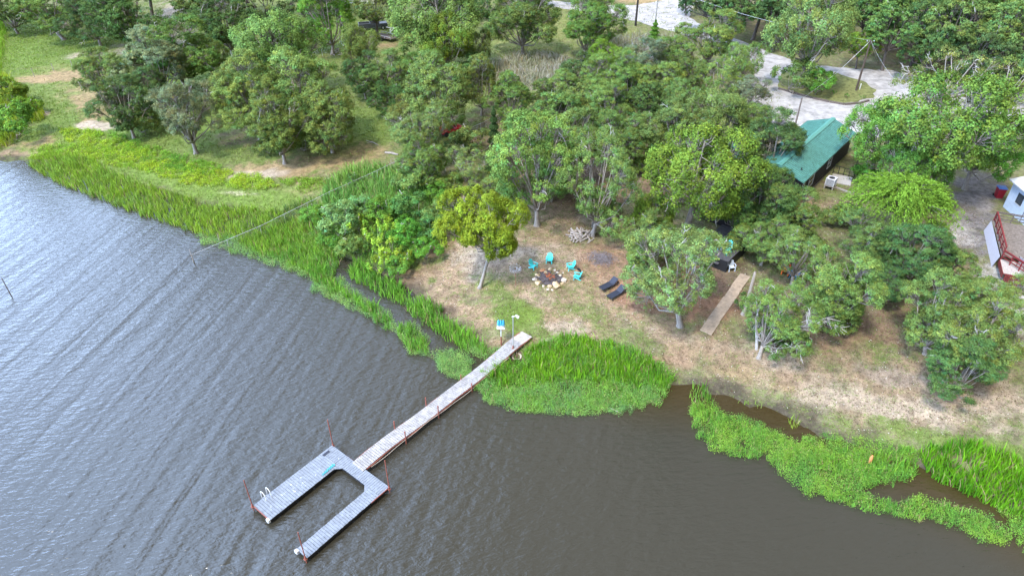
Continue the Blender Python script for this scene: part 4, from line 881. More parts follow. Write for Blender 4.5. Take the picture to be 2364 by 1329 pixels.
a = Acc()   # tall grass thicket
reeds(a, [(740, 470), (790, 420), (840, 410), (920, 415), (1000, 450), (1040, 520), (1030, 560), (985, 585), (930, 540), (860, 500), (760, 500)], 100, 1.2, (.24, .42, .08), (.12, .27, .06), wd=.06, lean=.5, seed=80)
reeds(a, [(620, 500), (720, 470), (760, 500), (790, 580), (700, 570), (640, 545)], 90, .9, LM, (.09, .15, .05), seed=81)
weeds(a, [(690, 560), (780, 500), (900, 520), (1000, 545), (1020, 570), (965, 612), (925, 632), (880, 625), (800, 590), (740, 590)], 90, .8, (.08, .20, .035), (.20, .34, .05), .11, seed=82)
a.build('tall_grass', 'arching tall grass thicket between the wire fence and the sand', 'grass')
a = Acc()
for i, poly in enumerate([[(1130, 170), (1200, 140), (1300, 150), (1340, 180), (1300, 210), (1200, 230), (1130, 220)], [(940, 400), (1050, 430), (1060, 460), (980, 450), (900, 400)], [(1400, 100), (1500, 100), (1600, 120), (1500, 150), (1400, 130)]]):
    reeds(a, poly, 34, 1.0, (.44, .41, .35), (.24, .26, .15), wd=.07, lean=.6, seed=84 + i)
a.build('dry_brush', 'grey dry brush and dead stalks in the wood openings', 'brush')
def turf(name, label, x0, x1, y0, y1, n, hs, thr, seed, wd=.035):
    rg = np.random.default_rng(seed); P = rg.random((n, 2)) * np.array([x1 - x0, y1 - y0]) + np.array([x0, y0])
    P = P[sdist(P) > .6]; h = hgt(P); c, g = paint(P, h)
    k = (g + .5 * fnoise(P, 1.8, seed) + .25 * rg.normal(size=len(P))) > thr; P, h, c, g = P[k], h[k], c[k], g[k]
    t = rg.random((len(P), 1)); cc = (np.array((.16, .29, .04)) * (1 - t) + np.array((.30, .36, .09)) * t) * .62 + c * .45
    ac = Acc(); ac.add(*blades(P, h - .01, hs * rg.uniform(.5, 1.6, len(P)), wd * rg.uniform(.6, 1.5, len(P)), .8, cc, rg)); ac.build(name, label, 'grass')
turf('lawn_grass', 'short patchy grass on the sandy clearing and shore', -16, 55, 30, 64, 330000, .09, .7, 90)
turf('meadow_grass', 'longer grass of the left lawn and meadow', -110, 40, 62, 165, 260000, .2, .72, 91, .08)
# fallen leaves and small stones strewn on the clearing
rg = np.random.default_rng(92); n = 48000
P = rg.random((n, 2)) * np.array([62, 34]) + np.array([-12, 34]); P = P[sdist(P) > .7]; n = len(P); h = hgt(P)
V, F = quads(np.column_stack([P, h + .02]), rg.normal(size=(n, 3)) * .35 + np.array([0, 0, 1]), .13 * rg.uniform(.5, 1.4, n), .07, rg)
pal = np.array([(.11, .07, .045), (.16, .10, .06), (.30, .22, .15), (.5, .45, .38), (.09, .075, .06)]); cc = pal[rg.choice(5, n, p=[.34, .26, .2, .06, .14])]
me = mesh_np('leaf_litter', V, F, M['blade'], np.repeat(cc, 4, axis=0)); tag(link('leaf_litter', me), 'brown fallen leaves strewn over the sandy clearing', 'leaf litter', kind='stuff')

# ------------------------------------------------------------------ floating dock
ANG = math.radians(51.6)
du = Vector((-math.cos(ANG), -math.sin(ANG), 0)); dv = Vector((math.sin(ANG), -math.cos(ANG), 0))
ROTD = math.atan2(du.y, du.x)           # local +x = toward the open water, local +y = dv mirrored
B0 = Vector(Pz(766.6, 1027, .45)); B0.z = 0
dock = thing('floating_dock', 'u shaped grey floating dock with black floats moored at the end of the walkway', 'dock', B0, ROTD)
# local frame: x along du, y: rotate du by +90deg = (-du.y, du.x) = dv ; so y = +v
def deck_boards(m, x0, x1, y0, y1, along, z, step=.185, gap=.022, th=.04, clip=None):
    if along == 'x':
        k = x0
        while k < x1 - .02:
            e = min(k + step - gap, x1); m.box(k, e, y0 + rnd.uniform(-.01, .01), y1 + rnd.uniform(-.01, .01), z - th, z + rnd.uniform(-.003, .003)); k += step
    else:
        k = y0
        while k < y1 - .02:
            e = min(k + step - gap, y1); m.box(x0, x1, k, e, z - th, z + rnd.uniform(-.003, .003)); k += step
m = MB()
deck_boards(m, .92, 6.5, 0, 1.8, 'x', .46); m.build('left_arm_decking', M['dockboard'], dock)
m = MB(); deck_boards(m, .92, 6.75, 4.83, 5.83, 'x', .46); m.build('right_arm_decking', M['dockboard'], dock)
m = MB(); deck_boards(m, 0, .9, 0, 5.83, 'y', .462)
m.prism([(.9, 1.81), (1.3, 1.81), (.9, 2.2)], .42, .458); m.prism([(.9, 4.82), (.9, 4.42), (1.3, 4.82)], .42, .458)
m.build('crossbar_decking', M['dockboard'], dock)
m = MB()
for x0, x1, y0, y1 in [(0.02, 6.48, .03, .1), (.94, 6.48, 1.68, 1.76), (0.02, 6.73, 5.74, 5.81), (1.0, 6.73, 4.85, 4.92), (.02, .1, .1, 5.74), (.80, .88, 1.8, 4.83), (6.4, 6.48, .1, 1.68), (6.65, 6.73, 4.92, 5.74)]:
    m.box(x0, x1, y0, y1, .18, .415)
m.build('frame', M['float'], dock)
m = MB()
for k in range(9):
    x = .25 + k * .7
    for y0, y1 in ((.12, .72), (1.05, 1.66)): m.box(x, x + .56, y0, y1, -.25, .17)
    m.box(x + .1, x + .66, 4.94, 5.72, -.25, .17)
for k in range(5): m.box(.14, .78, 1.75 + k * .62, 1.75 + k * .62 + .5, -.25, .17)
m.build('floats', M['float'], dock)
for nm, (x, y) in (('b', (-.04, .05)), ('a', (6.56, .0)), ('d', (6.82, 5.75)), ('c', (.08, 5.92))):
    m = MB(); tl = rnd.uniform(-.04, .04); m.tube([(x, y, -1.2), (x + tl, y, 3.0 if nm != 'c' else 3.2)], .035, 8); m.tube([(x, y, .25), (x, y, .62)], .06, 8); m.box(x - .09, x + .09, y - .09, y + .09, .34, .40)
    m.build('mooring_pole', M['rust'], dock)
for x0, y0 in ((6.5, 1.62), (6.76, 4.86)):
    m = MB(); m.box(x0 - .02, x0 + .14, y0 - .08, y0 + .16, .22, .47); m.build('corner_bumper', M['white'], dock)
m = MB(); m.beam((6.52, .05, .42), (6.52, 1.55, .42), .04, .08); m.beam((0.2, 5.86, .44), (1.6, 5.86, .44), .04, .07); m.beam((0, 1.4, .40), (-.03, 3.4, .40), .04, .06)
m.build('red_edge_rail', M['rust'], dock)
for y in (0,):
    for x in (5.35, 5.75):
        m = MB(); m.tube([(x, -.14, -.5), (x, -.14, .95), (x, -.04, 1.08), (x, .2, 1.08), (x, .34, .95), (x, .34, .46)], .025, 8); m.build('ladder_rail', M['white'], dock)
m = MB()
for z in (-.1, .1, .3): m.tube([(5.35, -.14, z), (5.75, -.14, z)], .02, 6)
m.build('ladder_rungs', M['white'], dock)
def wpt(x, y, z): return B0 + du * x + dv * y + Vector((0, 0, z))
m = MB(); m.box(-.27, .27, -.1, .1, 0, .02)
tag(m.build('door_mat', M['charcoal'], None, wpt(.75, .28, .468), ROTD), 'small dark mat on the far outer corner of the dock', 'mat')
m = MB(); pts = []
for k in range(60):
    t = k / 59; pts.append((t * 1.1 + .06 * math.sin(k * 2.1), .12 * math.sin(k * 1.35) * (1.1 - t * .5), .02 + .02 * abs(math.sin(k))))
m.tube(pts, .015, 5)
tag(m.build('rope', M['tealrope'], None, wpt(1.05, 1.50, .47), ROTD + .08), 'turquoise rope heaped on the inner corner of the dock', 'rope')
rg2 = random.Random(5)
m = MB()
for k in range(26):
    x, y = 3.7 + rg2.gauss(0, .45), .85 + rg2.gauss(0, .22)
    if k > 19: x, y = [(5.9, 1.05), (5.86, 1.0), (.5, 1.3), (.55, 1.36), (4.3, .9), (2.4, 1.2)][k - 20]
    r_ = rg2.uniform(.02, .075); pl = [(x + math.cos(q) * r_ * rg2.uniform(.6, 1.2), y + math.sin(q) * r_ * rg2.uniform(.6, 1.2)) for q in np.linspace(0, 5.4, 6)]
    m.prism(pl, .4645, .4685)
m.build('bird_droppings', mat('droppings', (.42, .42, .4), .8), dock)
# walkway
w1 = Vector(Pz(821.3, 1060.3, .5)); w2 = Vector(Pz(848, 1078.3, .5)); l1 = Vector(Pz(1204.7, 762.4, .85)); l2 = Vector(Pz(1226.5, 775, .85))
a0 = (w1 + w2) / 2; a1 = (l1 + l2) / 2; ax = (a1 - a0); LW = math.hypot(ax.x, ax.y); wr = math.atan2(ax.y, ax.x)
walk = thing('walkway', 'long narrow plank walkway on red pipe posts running from the shore to the dock', 'walkway', (a0.x, a0.y, 0), wr)
def wz(x): return .52 + .06 * math.sin(x * .55) * (1 if x < LW - 4 else 0) + max(0, x - (LW - 4.5)) * .075
m = MB(); x = -.38; hw = .57
while x < LW - 1.3:
    z = wz(x); yy = .035 * math.sin(x * .9); m.box(x, x + .152, -hw + yy, hw + yy, z - .04, z + rnd.uniform(-.004, .004)); x += .182
m.build('planks', M['walkboard'], walk)
m = MB(); xr = x; n = 9
for k in range(n):
    z0 = wz(xr) - (k * .145) * .06; m.box(xr + k * .148, xr + k * .148 + .143, -hw, hw, z0 - .04, z0)
m.build('ramp_planks', M['rampboard'], walk)
for s in (-1, 1):
    m = MB(); pts = [(q, s * (hw + .02) + .035 * math.sin(q * .9) + .03 * s * math.sin(q * 1.9), wz(q) - .09) for q in np.linspace(-.05, LW - .2, 40)]; m.tube(pts, .04, 6); m.build('side_pipe', M['rust'], walk)
for px_, py_, s in [(912, 990, 1), (985, 935, 1), (940, 1015, -1), (1014, 955, -1), (1090, 893, -1), (1062, 872, 1)]:
    q = Vector(Pz(px_, py_, .5)); x_ = (q - a0).dot(ax.normalized()); m = MB(); hh0 = 1.25 if px_ < 1050 else .9
    m.tube([(x_, s * (hw + .09), -1.0), (x_ + rnd.uniform(-.03, .03), s * (hw + .09), hh0)], .045, 8); m.beam((x_, s * hw, .4), (x_, -s * hw, .4), .05, .05); m.build('post', M['rust'], walk)
m = MB(); m.tube([(q, -hw - .07 - .05 * math.sin(q * 1.1) ** 2, wz(q) - .14 - .07 * math.sin(q * .8)) for q in np.linspace(.3, LW - 3.0, 60)], .02, 5); m.build('water_hose_line', M['hose'], walk)
# lamp post and bird house beside the walkway
b = Vector(Pz(1184.5, 812, .3)); b.z = .25
lp = thing('lamp_post', 'tall thin pole lamp with a white head rising beside the shore end of the walkway', 'lamp post', b)
zt = top_z(b, 731) - b.z
m = MB(); m.tube([(0, 0, -.6), (0, 0, zt)], .04, 8); m.build('pole', M['galv'], lp)
m = MB(); m.tube([(0, 0, -.62), (0, 0, .75)], .06, 8); m.beam((-.35, -.2, .1), (.02, 0, .6), .05, .05); m.build('base_sleeve', M['rust'], lp)
m = MB(); m.tube([(-.12, 0, zt), (.28, .05, zt + .05)], .035, 8); m.tube([(.22, .03, zt + .12), (.42, 0, zt - .05)], [.08, .13], 10); m.build('lamp_head', M['white'], lp)
m = MB()
for k in range(4):
    m.tube([(math.cos(t) * (.3 + .03 * k), math.sin(t) * (.3 + .03 * k), .03 * k + .03 * math.sin(t * 3)) for t in np.linspace(0, 6.28, 26)], .022, 5)
hb = G(1193, 824); m.tube([(.0, .3, .1), (-.05, .5, .35), (-.15, .62, .55)], .022, 5)
tag(m.build('hose_coil', M['hose'], None, hb), 'pale hose coiled on the mud at the foot of the lamp post', 'hose')
b = Vector(Pz(1157, 795, .35)); b.z = float(hgt([b[:2]])[0])
bh = thing('bird_house', 'white bird house with blue gable roofs on a pole beside the walkway', 'bird house', b)
zt = top_z(b, 754) - b.z
m = MB(); m.tube([(0, 0, -.4), (0, 0, zt)], .035, 8); m.build('pole', M['white'], bh)
m = MB(); m.tube([(0, 0, -.3), (0, 0, .95)], .055, 8); m.build('base_sleeve', M['rust'], bh)
m = MB(); m.box(-.24, .24, -.2, .2, zt, zt + .34); m.box(-.33, .33, -.27, .27, zt - .035, zt - .002); m.build('body', M['white'], bh)
m = MB()
for s in (-1, 0, 1):
    x0 = s * .2
    m.add([(x0 - .12, -.28, zt + .345), (x0 + .12, -.28, zt + .345), (x0, -.28, zt + .55), (x0 - .12, .28, zt + .345), (x0 + .12, .28, zt + .345), (x0, .28, zt + .55)], [(0, 1, 2), (5, 4, 3), (0, 2, 5, 3), (1, 4, 5, 2), (0, 3, 4, 1)])
m.build('roof', M['bluebag'], bh)
m = MB()
for s in (-1, 1):
    for z in (.08, .22): m.box(s * .17 - .035, s * .17 + .035, -.207, -.201, zt + z - .035, zt + z + .035)
m.build('entrance_holes', M['blackmetal'], bh)

# ------------------------------------------------------------------ chairs, loungers, fire pit
def adirondack(name, label, mt, loc, rot, group):
    t = thing(name, label, 'chair', loc, rot, group)      # faces local -y
    m = MB()
    for k in range(6):
        y = -.27 + k * .1; z = .40 - k * .022; m.box(-.27, .27, y, y + .085, z - .02, z)
    m.build('seat', mt, t)
    m = MB()
    for k in range(5):
        x = (k - 2) * .108; hgt2 = .80 - .045 * abs(k - 2) ** 1.6; sp = x * .22
        m.beam((x, .27, .26), (x + sp, .27 + hgt2 * .42, .26 + hgt2 * .93), .095, .02, (0, 1, 0))
    m.beam((-.27, .42, .55), (.27, .42, .55), .03, .06); m.build('backrest', mt, t)
    for s in (-1, 1):
        m = MB(); m.box(s * .34 - .06, s * .34 + .06, -.36, .42, .565, .59); m.build('armrest', mt, t)
        m = MB(); m.beam((s * .31, -.27, -.02), (s * .31, -.25, .57), .05, .09); m.build('front_leg', mt, t)
        m = MB(); m.beam((s * .29, -.25, .36), (s * .29, .52, .02), .035, .11); m.build('rear_leg', mt, t)
    return t
pit = G(1266, 640)
def face(p, q): return math.atan2(q.y - p.y, q.x - p.x) + math.pi / 2
CH = [((1232, 619), 'turquoise slatted chair at the left of the fire pit'), ((1268, 606), 'turquoise slatted chair behind the fire pit facing the lake'),
      ((1316, 621), 'turquoise slatted chair at the upper right of the fire pit'), ((1331, 643), 'turquoise slatted chair lowest at the right of the fire pit, dark cloth on its arm')]
for (p, lab), ex in zip(CH, (.15, -.1, -.25, -.1)):
    b = G(*p); ch = adirondack('adirondack_chair', lab, M['turq'], b, face(b, pit) + ex, 'turquoise chairs around the fire pit'); ch.scale = (.84, .84, .86)
b = G(1334, 640); m = MB(); m.box(-.14, .14, -.2, .2, .0, .03); m.box(.1, .14, -.2, .2, -.25, .0)
tag(m.build('cloth', M['blackmetal'], None, (b.x + .05, b.y + .25, b.z + .72), .4), 'dark cloth hung over the arm of the lowest turquoise chair', 'cloth')
def rock(name, mt, r, seed, flat_=.55):
    rg = np.random.default_rng(seed)
    import bmesh
    bm = bmesh.new(); bmesh.ops.create_icosphere(bm, subdivisions=3, radius=1)
    pl = [(unit(rg.normal(size=3)), rg.uniform(.62, .95)) for _ in range(9)]
    st = rg.uniform(.75, 1.25, size=3)
    for v in bm.verts:
        p = np.array(v.co)
        for nn, dd in pl:
            k = p @ nn
            if k > dd: p = p - nn * (k - dd)
        p *= (1 + .03 * rg.normal()); v.co = Vector((p[0] * st[0] * r, p[1] * st[1] * r, p[2] * r * flat_))
    me = bpy.data.meshes.new(name); bm.to_mesh(me); bm.free(); me.materials.append(mt); return me
ROCKS = [(625, 505, 42, 'stone', 'brown rock at the left of the fire pit ring'), (735, 428, 50, 'stone_red', 'reddish rock at the upper left of the fire pit ring'), (865, 395, 50, 'stone', 'brown rock at the top of the fire pit ring'),
         (955, 420, 28, 'stone_pale', 'small pale rock right of the top brown one in the fire pit ring'), (1000, 462, 30, 'stone_pale', 'small pale rock at the upper right of the fire pit ring'), (1045, 515, 34, 'stone_pale', 'pale rock above the large right one of the fire pit ring'),
         (1105, 470, 22, 'stone_pale', 'outlying small stone beyond the upper right of the fire pit'), (1120, 595, 66, 'stone_pale', 'large flat pale rock at the right of the fire pit ring'), (975, 690, 88, 'stone', 'largest cream rock at the lower right of the fire pit ring'),
         (860, 712, 46, 'stone', 'cream rock left of the largest one in the fire pit ring'), (828, 768, 30, 'stone_pale', 'small stone lowest in front of the fire pit ring'), (745, 708, 28, 'stone_pale', 'small pale stone between the two big front rocks of the fire pit'),
         (658, 650, 78, 'stone', 'large tan rock at the lower left of the fire pit ring'), (588, 580, 50, 'stone_pale', 'flat pale rock at the far left of the fire pit ring'), (785, 468, 52, 'stone', 'long flat tan rock lying inside the upper left of the fire pit ring'),
         (905, 778, 26, 'stone_pale', 'small stone below the largest cream rock'), (1085, 660, 36, 'stone', 'tan rock between the large flat and the largest rocks'), (665, 545, 26, 'stone_pale', 'small stone between the left brown and flat pale rocks')]
for i, (zx, zy, zr, mt, lab) in enumerate(ROCKS):
    p = G(1160 + zx / 7.88, 570 + (zy + zr * .25) / 7.88); r_ = zr / 7.88 / 23 * .92
    o = link('rock', rock('rock', M[mt], r_, 40 + i), None, p + Vector((0, 0, r_ * .25)), rnd.uniform(0, 6)); tag(o, lab, 'rock', 'rocks ringing the fire pit')
rg = np.random.default_rng(4); m = MB(); pc = G(1271, 641)
ring = [(math.cos(t) * 1.05 * rg.uniform(.88, 1.1), math.sin(t) * 1.25 * rg.uniform(.88, 1.1)) for t in np.linspace(0, 6.0, 20)]
m.prism(ring, .0, .05)
for k in range(90):
    x, y = rg.normal(size=2) * .42; a_ = rg.uniform(0, 3.14); l_ = rg.uniform(.08, .3); m.beam((x - math.cos(a_) * l_, y - math.sin(a_) * l_, .06 + rg.random() * .1), (x + math.cos(a_) * l_, y + math.sin(a_) * l_, .06 + rg.random() * .1), .05, .05)
ash = m.build('ash_heap', M['ash'], None, pc); tag(ash, 'grey ash and charred wood inside the fire pit ring', 'ash', kind='stuff')
m = MB()
for k in range(26):
    x, y = rg.normal(size=2) * .2 + np.array([-.12, .05]); a_ = rg.uniform(0, 3.14); m.beam((x - math.cos(a_) * .12, y - math.sin(a_) * .12, .16), (x + math.cos(a_) * .12, y + math.sin(a_) * .12, .22), .05, .05)
tag(m.build('charred_scrap', M['ember'], None, pc), 'rust coloured scrap heaped in the middle of the ash', 'scrap', kind='stuff')
def lounger(label, foot, head):
    a_ = G(*foot); b_ = G(*head); c = (a_ + b_) / 2; r = math.atan2(b_.y - a_.y, b_.x - a_.x)
    t = thing('lounger', label, 'lounger', c, r, 'black loungers side by side')
    m = MB(); m.box(-1.0, .28, -.31, .31, .30, .335); m.add([(-.98, -.31, .30), (-.98, .31, .30), (-1.0, .31, .36), (-1.0, -.31, .36)], [(0, 1, 2, 3)]); m.build('seat', M['charcoal'], t)
    m = MB(); m.beam((.29, 0, .325), (.88, 0, .72), .62, .035); m.build('backrest', M['charcoal'], t)
    m = MB()
    for s in (-1, 1): m.beam((-1.0, s * .33, .30), (.98, s * .33, .30), .035, .05)
    m.beam((.98, -.33, .3), (.98, .33, .3), .03, .04); m.beam((.7, -.3, .3), (.8, -.3, .66), .025, .025); m.beam((.7, .3, .3), (.8, .3, .66), .025, .025); m.build('frame', M['blackmetal'], t)
    for x_ in (-.8, .8):
        for s in (-1, 1): m = MB(); m.beam((x_, s * .33, -.02), (x_, s * .33, .28), .035, .035); m.build('leg', M['blackmetal'], t)
lounger('black lounger with raised back, upper left of the pair', (1384, 675), (1426, 651)); lounger('black lounger with raised back, lower right of the pair', (1401, 696), (1444, 669))
# wind spinner
b = G(1190, 658); sp = thing('wind_spinner', 'metal wind spinner of curled vanes on a thin stake left of the fire pit', 'wind spinner', b)
zt = top_z(b, 619) - b.z
m = MB(); m.tube([(0, 0, -.2), (0, 0, zt)], .022, 6); m.build('stake', M['rust'], sp)
m = MB()
for ring_, r0, r1, n in ((0, .1, .32, 10), (1, .25, .58, 14)):
    for k in range(n):
        t0 = k / n * 6.283; pts = []
        for s in np.linspace(0, 1, 6):
            rr = r0 + (r1 - r0) * s; tt = t0 + (.55 if ring_ else -.6) * s; pts.append((math.cos(tt) * rr, -.04 - .05 * math.sin(s * 3.14) - ring_ * .05, zt + math.sin(tt) * rr))
        m.tube(pts, [.018, .03, .04, .045, .05, .03], 5)
m.build('vanes', M['cladding'], sp)
# brush pile and firewood
def twig_pile(name, label, loc, rx, ry, hz, n, lr_, rad, mt, seed):
    rg = np.random.default_rng(seed); m = MB()
    for k in range(n):
        q = rg.normal(size=2) * .42; x, y = q[0] * rx, q[1] * ry; z = hz * max(0, 1 - np.hypot(*q)) * rg.random() + .03
        a_ = rg.uniform(0, 6.28); l_ = rg.uniform(*lr_); e = rg.normal() * .25; kx = rg.normal() * .1
        m.tube([(x - math.cos(a_) * l_, y - math.sin(a_) * l_, max(.02, z - e * l_)), (x + kx, y - kx, z + .03), (x + math.cos(a_) * l_, y + math.sin(a_) * l_, max(.02, z + e * l_))], [rad, rad * .8, rad * .4], 4)
    return tag(m.build(name, mt, None, loc), label, 'brush', kind='stuff')
twig_pile('brush_pile', 'low dark pile of twigs right of the fire pit chairs', G(1390, 598), 1.5, 1.35, .3, 330, (.1, .4), .018, mat('twig', (.2, .17, .17), .9, var=.3), 6)
lg = MB(); lg.tube([(-.5, 0, 0), (-.1, .03, .02), (.5, 0, 0)], [.07, .075, .06], 7)
me = bpy.data.meshes.new('firewood_log'); me.from_pydata(lg.v, [], lg.f); me.materials.append(M['wood']); me.update()
def logpile(loc, n, rx, ry, hz, label, grp, seed, main=0.9):
    rg = np.random.default_rng(seed)
    for k in range(n):
        q = rg.uniform(-1, 1, 2); z = hz * max(0, 1 - np.hypot(*q)) * rg.random() + .08
        o = link('firewood_log', me, None, (loc.x + q[0] * rx, loc.y + q[1] * ry, loc.z + z)); s = rg.uniform(.5, 1.2)
        o.rotation_euler = (rg.uniform(0, 6), rg.normal() * .25, main + rg.normal() * .7); o.scale = (s, s * rg.uniform(.7, 1.3), s); tag(o, label, 'log', grp)
logpile(G(1341, 545), 64, 1.05, 1.1, .7, 'grey split log in the firewood heap at the foot of the clearing oak', 'logs of the firewood heap', 7)
logpile(G(790, 122), 46, 1.6, 2.0, 1.0, 'weathered log of the far log pile beside the bright green oak', 'logs of the far log pile', 8, 2.2)
# dead limb of the right oak
def deadlimb(label, base, pts, r0, name='fallen_branch'):
    rg = np.random.default_rng(int(abs(base.x) * 10)); m = MB(); P = [Vector(p) for p in pts]
    m.tube(P, list(np.linspace(r0, r0 * .35, len(P))), 7)
    for k in range(1, len(P)):
        for _ in range(3):
            d = (P[k] - P[k - 1]).normalized() + Vector(rg.normal(size=3)) * .7; l_ = rg.uniform(.5, 1.2); q = P[k] + d * l_ * .5 + Vector(rg.normal(size=3)) * .1; e = q + (d + Vector(rg.normal(size=3)) * .5) * l_ * .5
            m.tube([P[k], q, e], [r0 * .4, r0 * .25, r0 * .1], 5)
            for _ in range(2): m.tube([q, q + Vector(rg.normal(size=3)) * .3 + d * .2], [r0 * .18, r0 * .07], 4)
    return tag(m.build(name, M['dead'], None, base), label, 'branch')
b = G(1748, 806); deadlimb('bleached broken trunk with bare limbs left of the dead limbed oak', b, [(0, 0, -.2), (-.2, .1, 1.0), (-.45, .2, 2.0), (-.55, .4, 3.4), (-.5, .5, 4.6)], .14, 'dead_tree')
b = G(1790, 790); deadlimb('long white leafless limb reaching right from the dead limbed oak', b, [(0, 0, .6), (.7, -.4, 1.9), (1.6, -.8, 2.9), (2.6, -1.0, 3.2), (3.7, -1.3, 2.9)], .15, 'dead_limb')
b = G(1835, 700); deadlimb('thin white dead limb hanging below the blue chair', b, [(0, 0, 3.2), (.1, 0, 2.2), (.3, -.1, 1.4), (.5, -.2, .6)], .07, 'dead_limb')
for lab, base, head, r_ in [('leaning pale trunk right of the concrete path top', (1716, 725), (1740, 655), .17)]:
    b = G(*base); z = top_z(b, head[1]); p = Pz(head[0], head[1], b.z + 3.4); dx = (p[0] - b.x); zt = top_z(b, head[1]) - b.z
    m = MB(); m.tube([(0, 0, -.3), (0, 0, 0), (dx * .12, 0, .3), (dx * .5, 0, zt * .5), (dx * .9, 0, zt + 1.2)], [r_ * 1.8, r_ * 1.5, r_ * 1.1, r_ * .9, r_ * .6], 9); tag(m.build('tree_trunk', M['bark'], None, b, 0, True), lab, 'tree trunk')
b = G(773, 342); m = MB(); m.tube([(0, 0, -.2), (0, 0, .2), (-.03, 0, 1.6)], [.2, .15, .13], 9); o = m.build('stump', M['bark'], None, b, 0, True); tag(o, 'tall pale cut stump on the grass right of the mid left oaks', 'stump')
b = G(905, 356); m = MB(); m.tube([(-.9, .3, .1), (0, 0, .14), (.8, -.35, .1)], [.12, .16, .1], 6); tag(m.build('driftwood_log', M['wood'], None, b), 'short fallen log lying on the dry grass near the wire fence', 'log')
b = G(860, 330); m = MB(); m.tube([(-.9, .6, .06), (0, 0, .1), (.9, -.8, .06)], [.03, .05, .03], 5); m.tube([(0, 0, .1), (-.7, -.3, .08)], [.03, .02], 5); tag(m.build('fallen_branch', M['dead'], None, b), 'thin bare branch on the grass above the short fallen log', 'branch')
b = G(1210, 552); m = MB(); m.box(-.3, .3, -.3, .3, .0, .45)

# ------------------------------------------------------------------ concrete path
pp = [(1628.5, 768), (1648, 740), (1664, 718), (1684, 690), (1701, 664), (1722, 636)]
q = [G(*p) for p in pp]; pth = MB()
for k in range(len(q) - 1):
    a_, b_ = q[k], q[k + 1]; d = (b_ - a_); d.z = 0; d.normalize(); n_ = Vector((-d.y, d.x, 0)); off = n_ * rnd.uniform(-.05, .05); W_ = .5 + rnd.uniform(-.02, .03)
    a2 = a_ + d * .012 + off; b2 = b_ - d * .012 + off
    V = [a2 - n_ * W_, a2 + n_ * W_, b2 + n_ * W_, b2 - n_ * W_]
    pth.add([(v.x, v.y, v.z + .07 + rnd.uniform(0, .01)) for v in V] + [(v.x, v.y, v.z - .15) for v in V], [(0, 3, 2, 1), (0, 1, 5, 4), (1, 2, 6, 5), (2, 3, 7, 6), (3, 0, 4, 7)])
tag(pth.build('path', M['concrete']), kind='structure')

# ------------------------------------------------------------------ cabin with teal roof
def rib_roof(m, x0, x1, y0, y1, z0, z1, step=.3, th=.05):
    """sheet from (y0,z0) to (y1,z1), ribs run up the slope"""
    m.add([(x0, y0, z0), (x1, y0, z0), (x1, y1, z1), (x0, y1, z1), (x0, y0, z0 - th), (x1, y0, z0 - th), (x1, y1, z1 - th), (x0, y1, z1 - th)],
          [(0, 1, 2, 3), (7, 6, 5, 4), (0, 4, 5, 1), (1, 5, 6, 2), (2, 6, 7, 3), (3, 7, 4, 0)])
    x = x0 + step / 2
    while x < x1:
        m.beam((x, y0, z0 + .03), (x, y1, z1 + .03), .06, .075); x += step
def window(parent, x, z, w_, h_, y, s=1, axis_='x'):
    f = MB(); g = MB(); t = .06
    def bx(mm, a0_, a1_, c0, c1, d0, d1):
        if axis_ == 'x': mm.box(a0_, a1_, min(y + s * d0, y + s * d1), max(y + s * d0, y + s * d1), c0, c1)
        else: mm.box(min(y + s * d0, y + s * d1), max(y + s * d0, y + s * d1), a0_, a1_, c0, c1)
    bx(f, x - w_ / 2, x + w_ / 2, z - h_ / 2, z - h_ / 2 + t, 0, .05); bx(f, x - w_ / 2, x + w_ / 2, z + h_ / 2 - t, z + h_ / 2, 0, .05); bx(f, x - w_ / 2 + .01, x + w_ / 2 - .01, z - .025, z + .025, 0, .045)
    bx(f, x - w_ / 2, x - w_ / 2 + t, z - h_ / 2 + t, z + h_ / 2 - t, 0, .05); bx(f, x + w_ / 2 - t, x + w_ / 2, z - h_ / 2 + t, z + h_ / 2 - t, 0, .05)
    bx(g, x - w_ / 2 + t, x + w_ / 2 - t, z - h_ / 2 + t, z + h_ / 2 - t, .002, .015)
    o = f.build('window', M['whitetrim'], parent); g.build('pane', M['glass'], o); return o
ca = math.radians(50.5); cd = Vector((math.cos(ca), math.sin(ca), 0)); cn = Vector((math.sin(ca), -math.cos(ca), 0))
eR = Vector(Pz(1856, 421, 4.35)); eR.z = PLAT
# local: x along ridge (away), y: left = +; origin at near right eave corner on the ground
cab = thing('cabin', 'long dark cabin with a ribbed teal metal gable roof beside the gravel lot', 'cabin', eR, ca)
HW, LN, ZE, ZR = 3.0, 17.2, 2.75, 3.85
m = MB(); m.box(.3, LN - .3, .25, 2 * HW - .25, -.1, ZE - .09)
m.add([(.3, .25, ZE - .09), (.3, 2 * HW - .25, ZE - .09), (.3, HW, ZR - .1), (.36, .25, ZE - .09), (.36, 2 * HW - .25, ZE - .09), (.36, HW, ZR - .1)], [(0, 2, 1), (3, 4, 5), (0, 3, 5, 2), (1, 2, 5, 4)])
for k in range(28): m.box(.9 + k * .58, .93 + k * .58, .225, .25, .1, ZE - .15)
m.build('wall', M['darkwall'], cab)
m = MB(); rib_roof(m, 0, LN, 0, HW - .01, ZE, ZR, .38); rib_roof(m, 0, LN, 2 * HW, HW + .01, ZE, ZR, .38); rf = m.build('roof', M['tealroof'], cab)
m = MB(); m.beam((-.02, HW - .14, ZR + .045), (LN + .02, HW - .14, ZR + .045), .30, .03, (0, -.34, 1)); m.beam((-.02, HW + .14, ZR + .045), (LN + .02, HW + .14, ZR + .045), .30, .03, (0, .34, 1)); m.build('ridge_cap', M['tealcap'], rf)
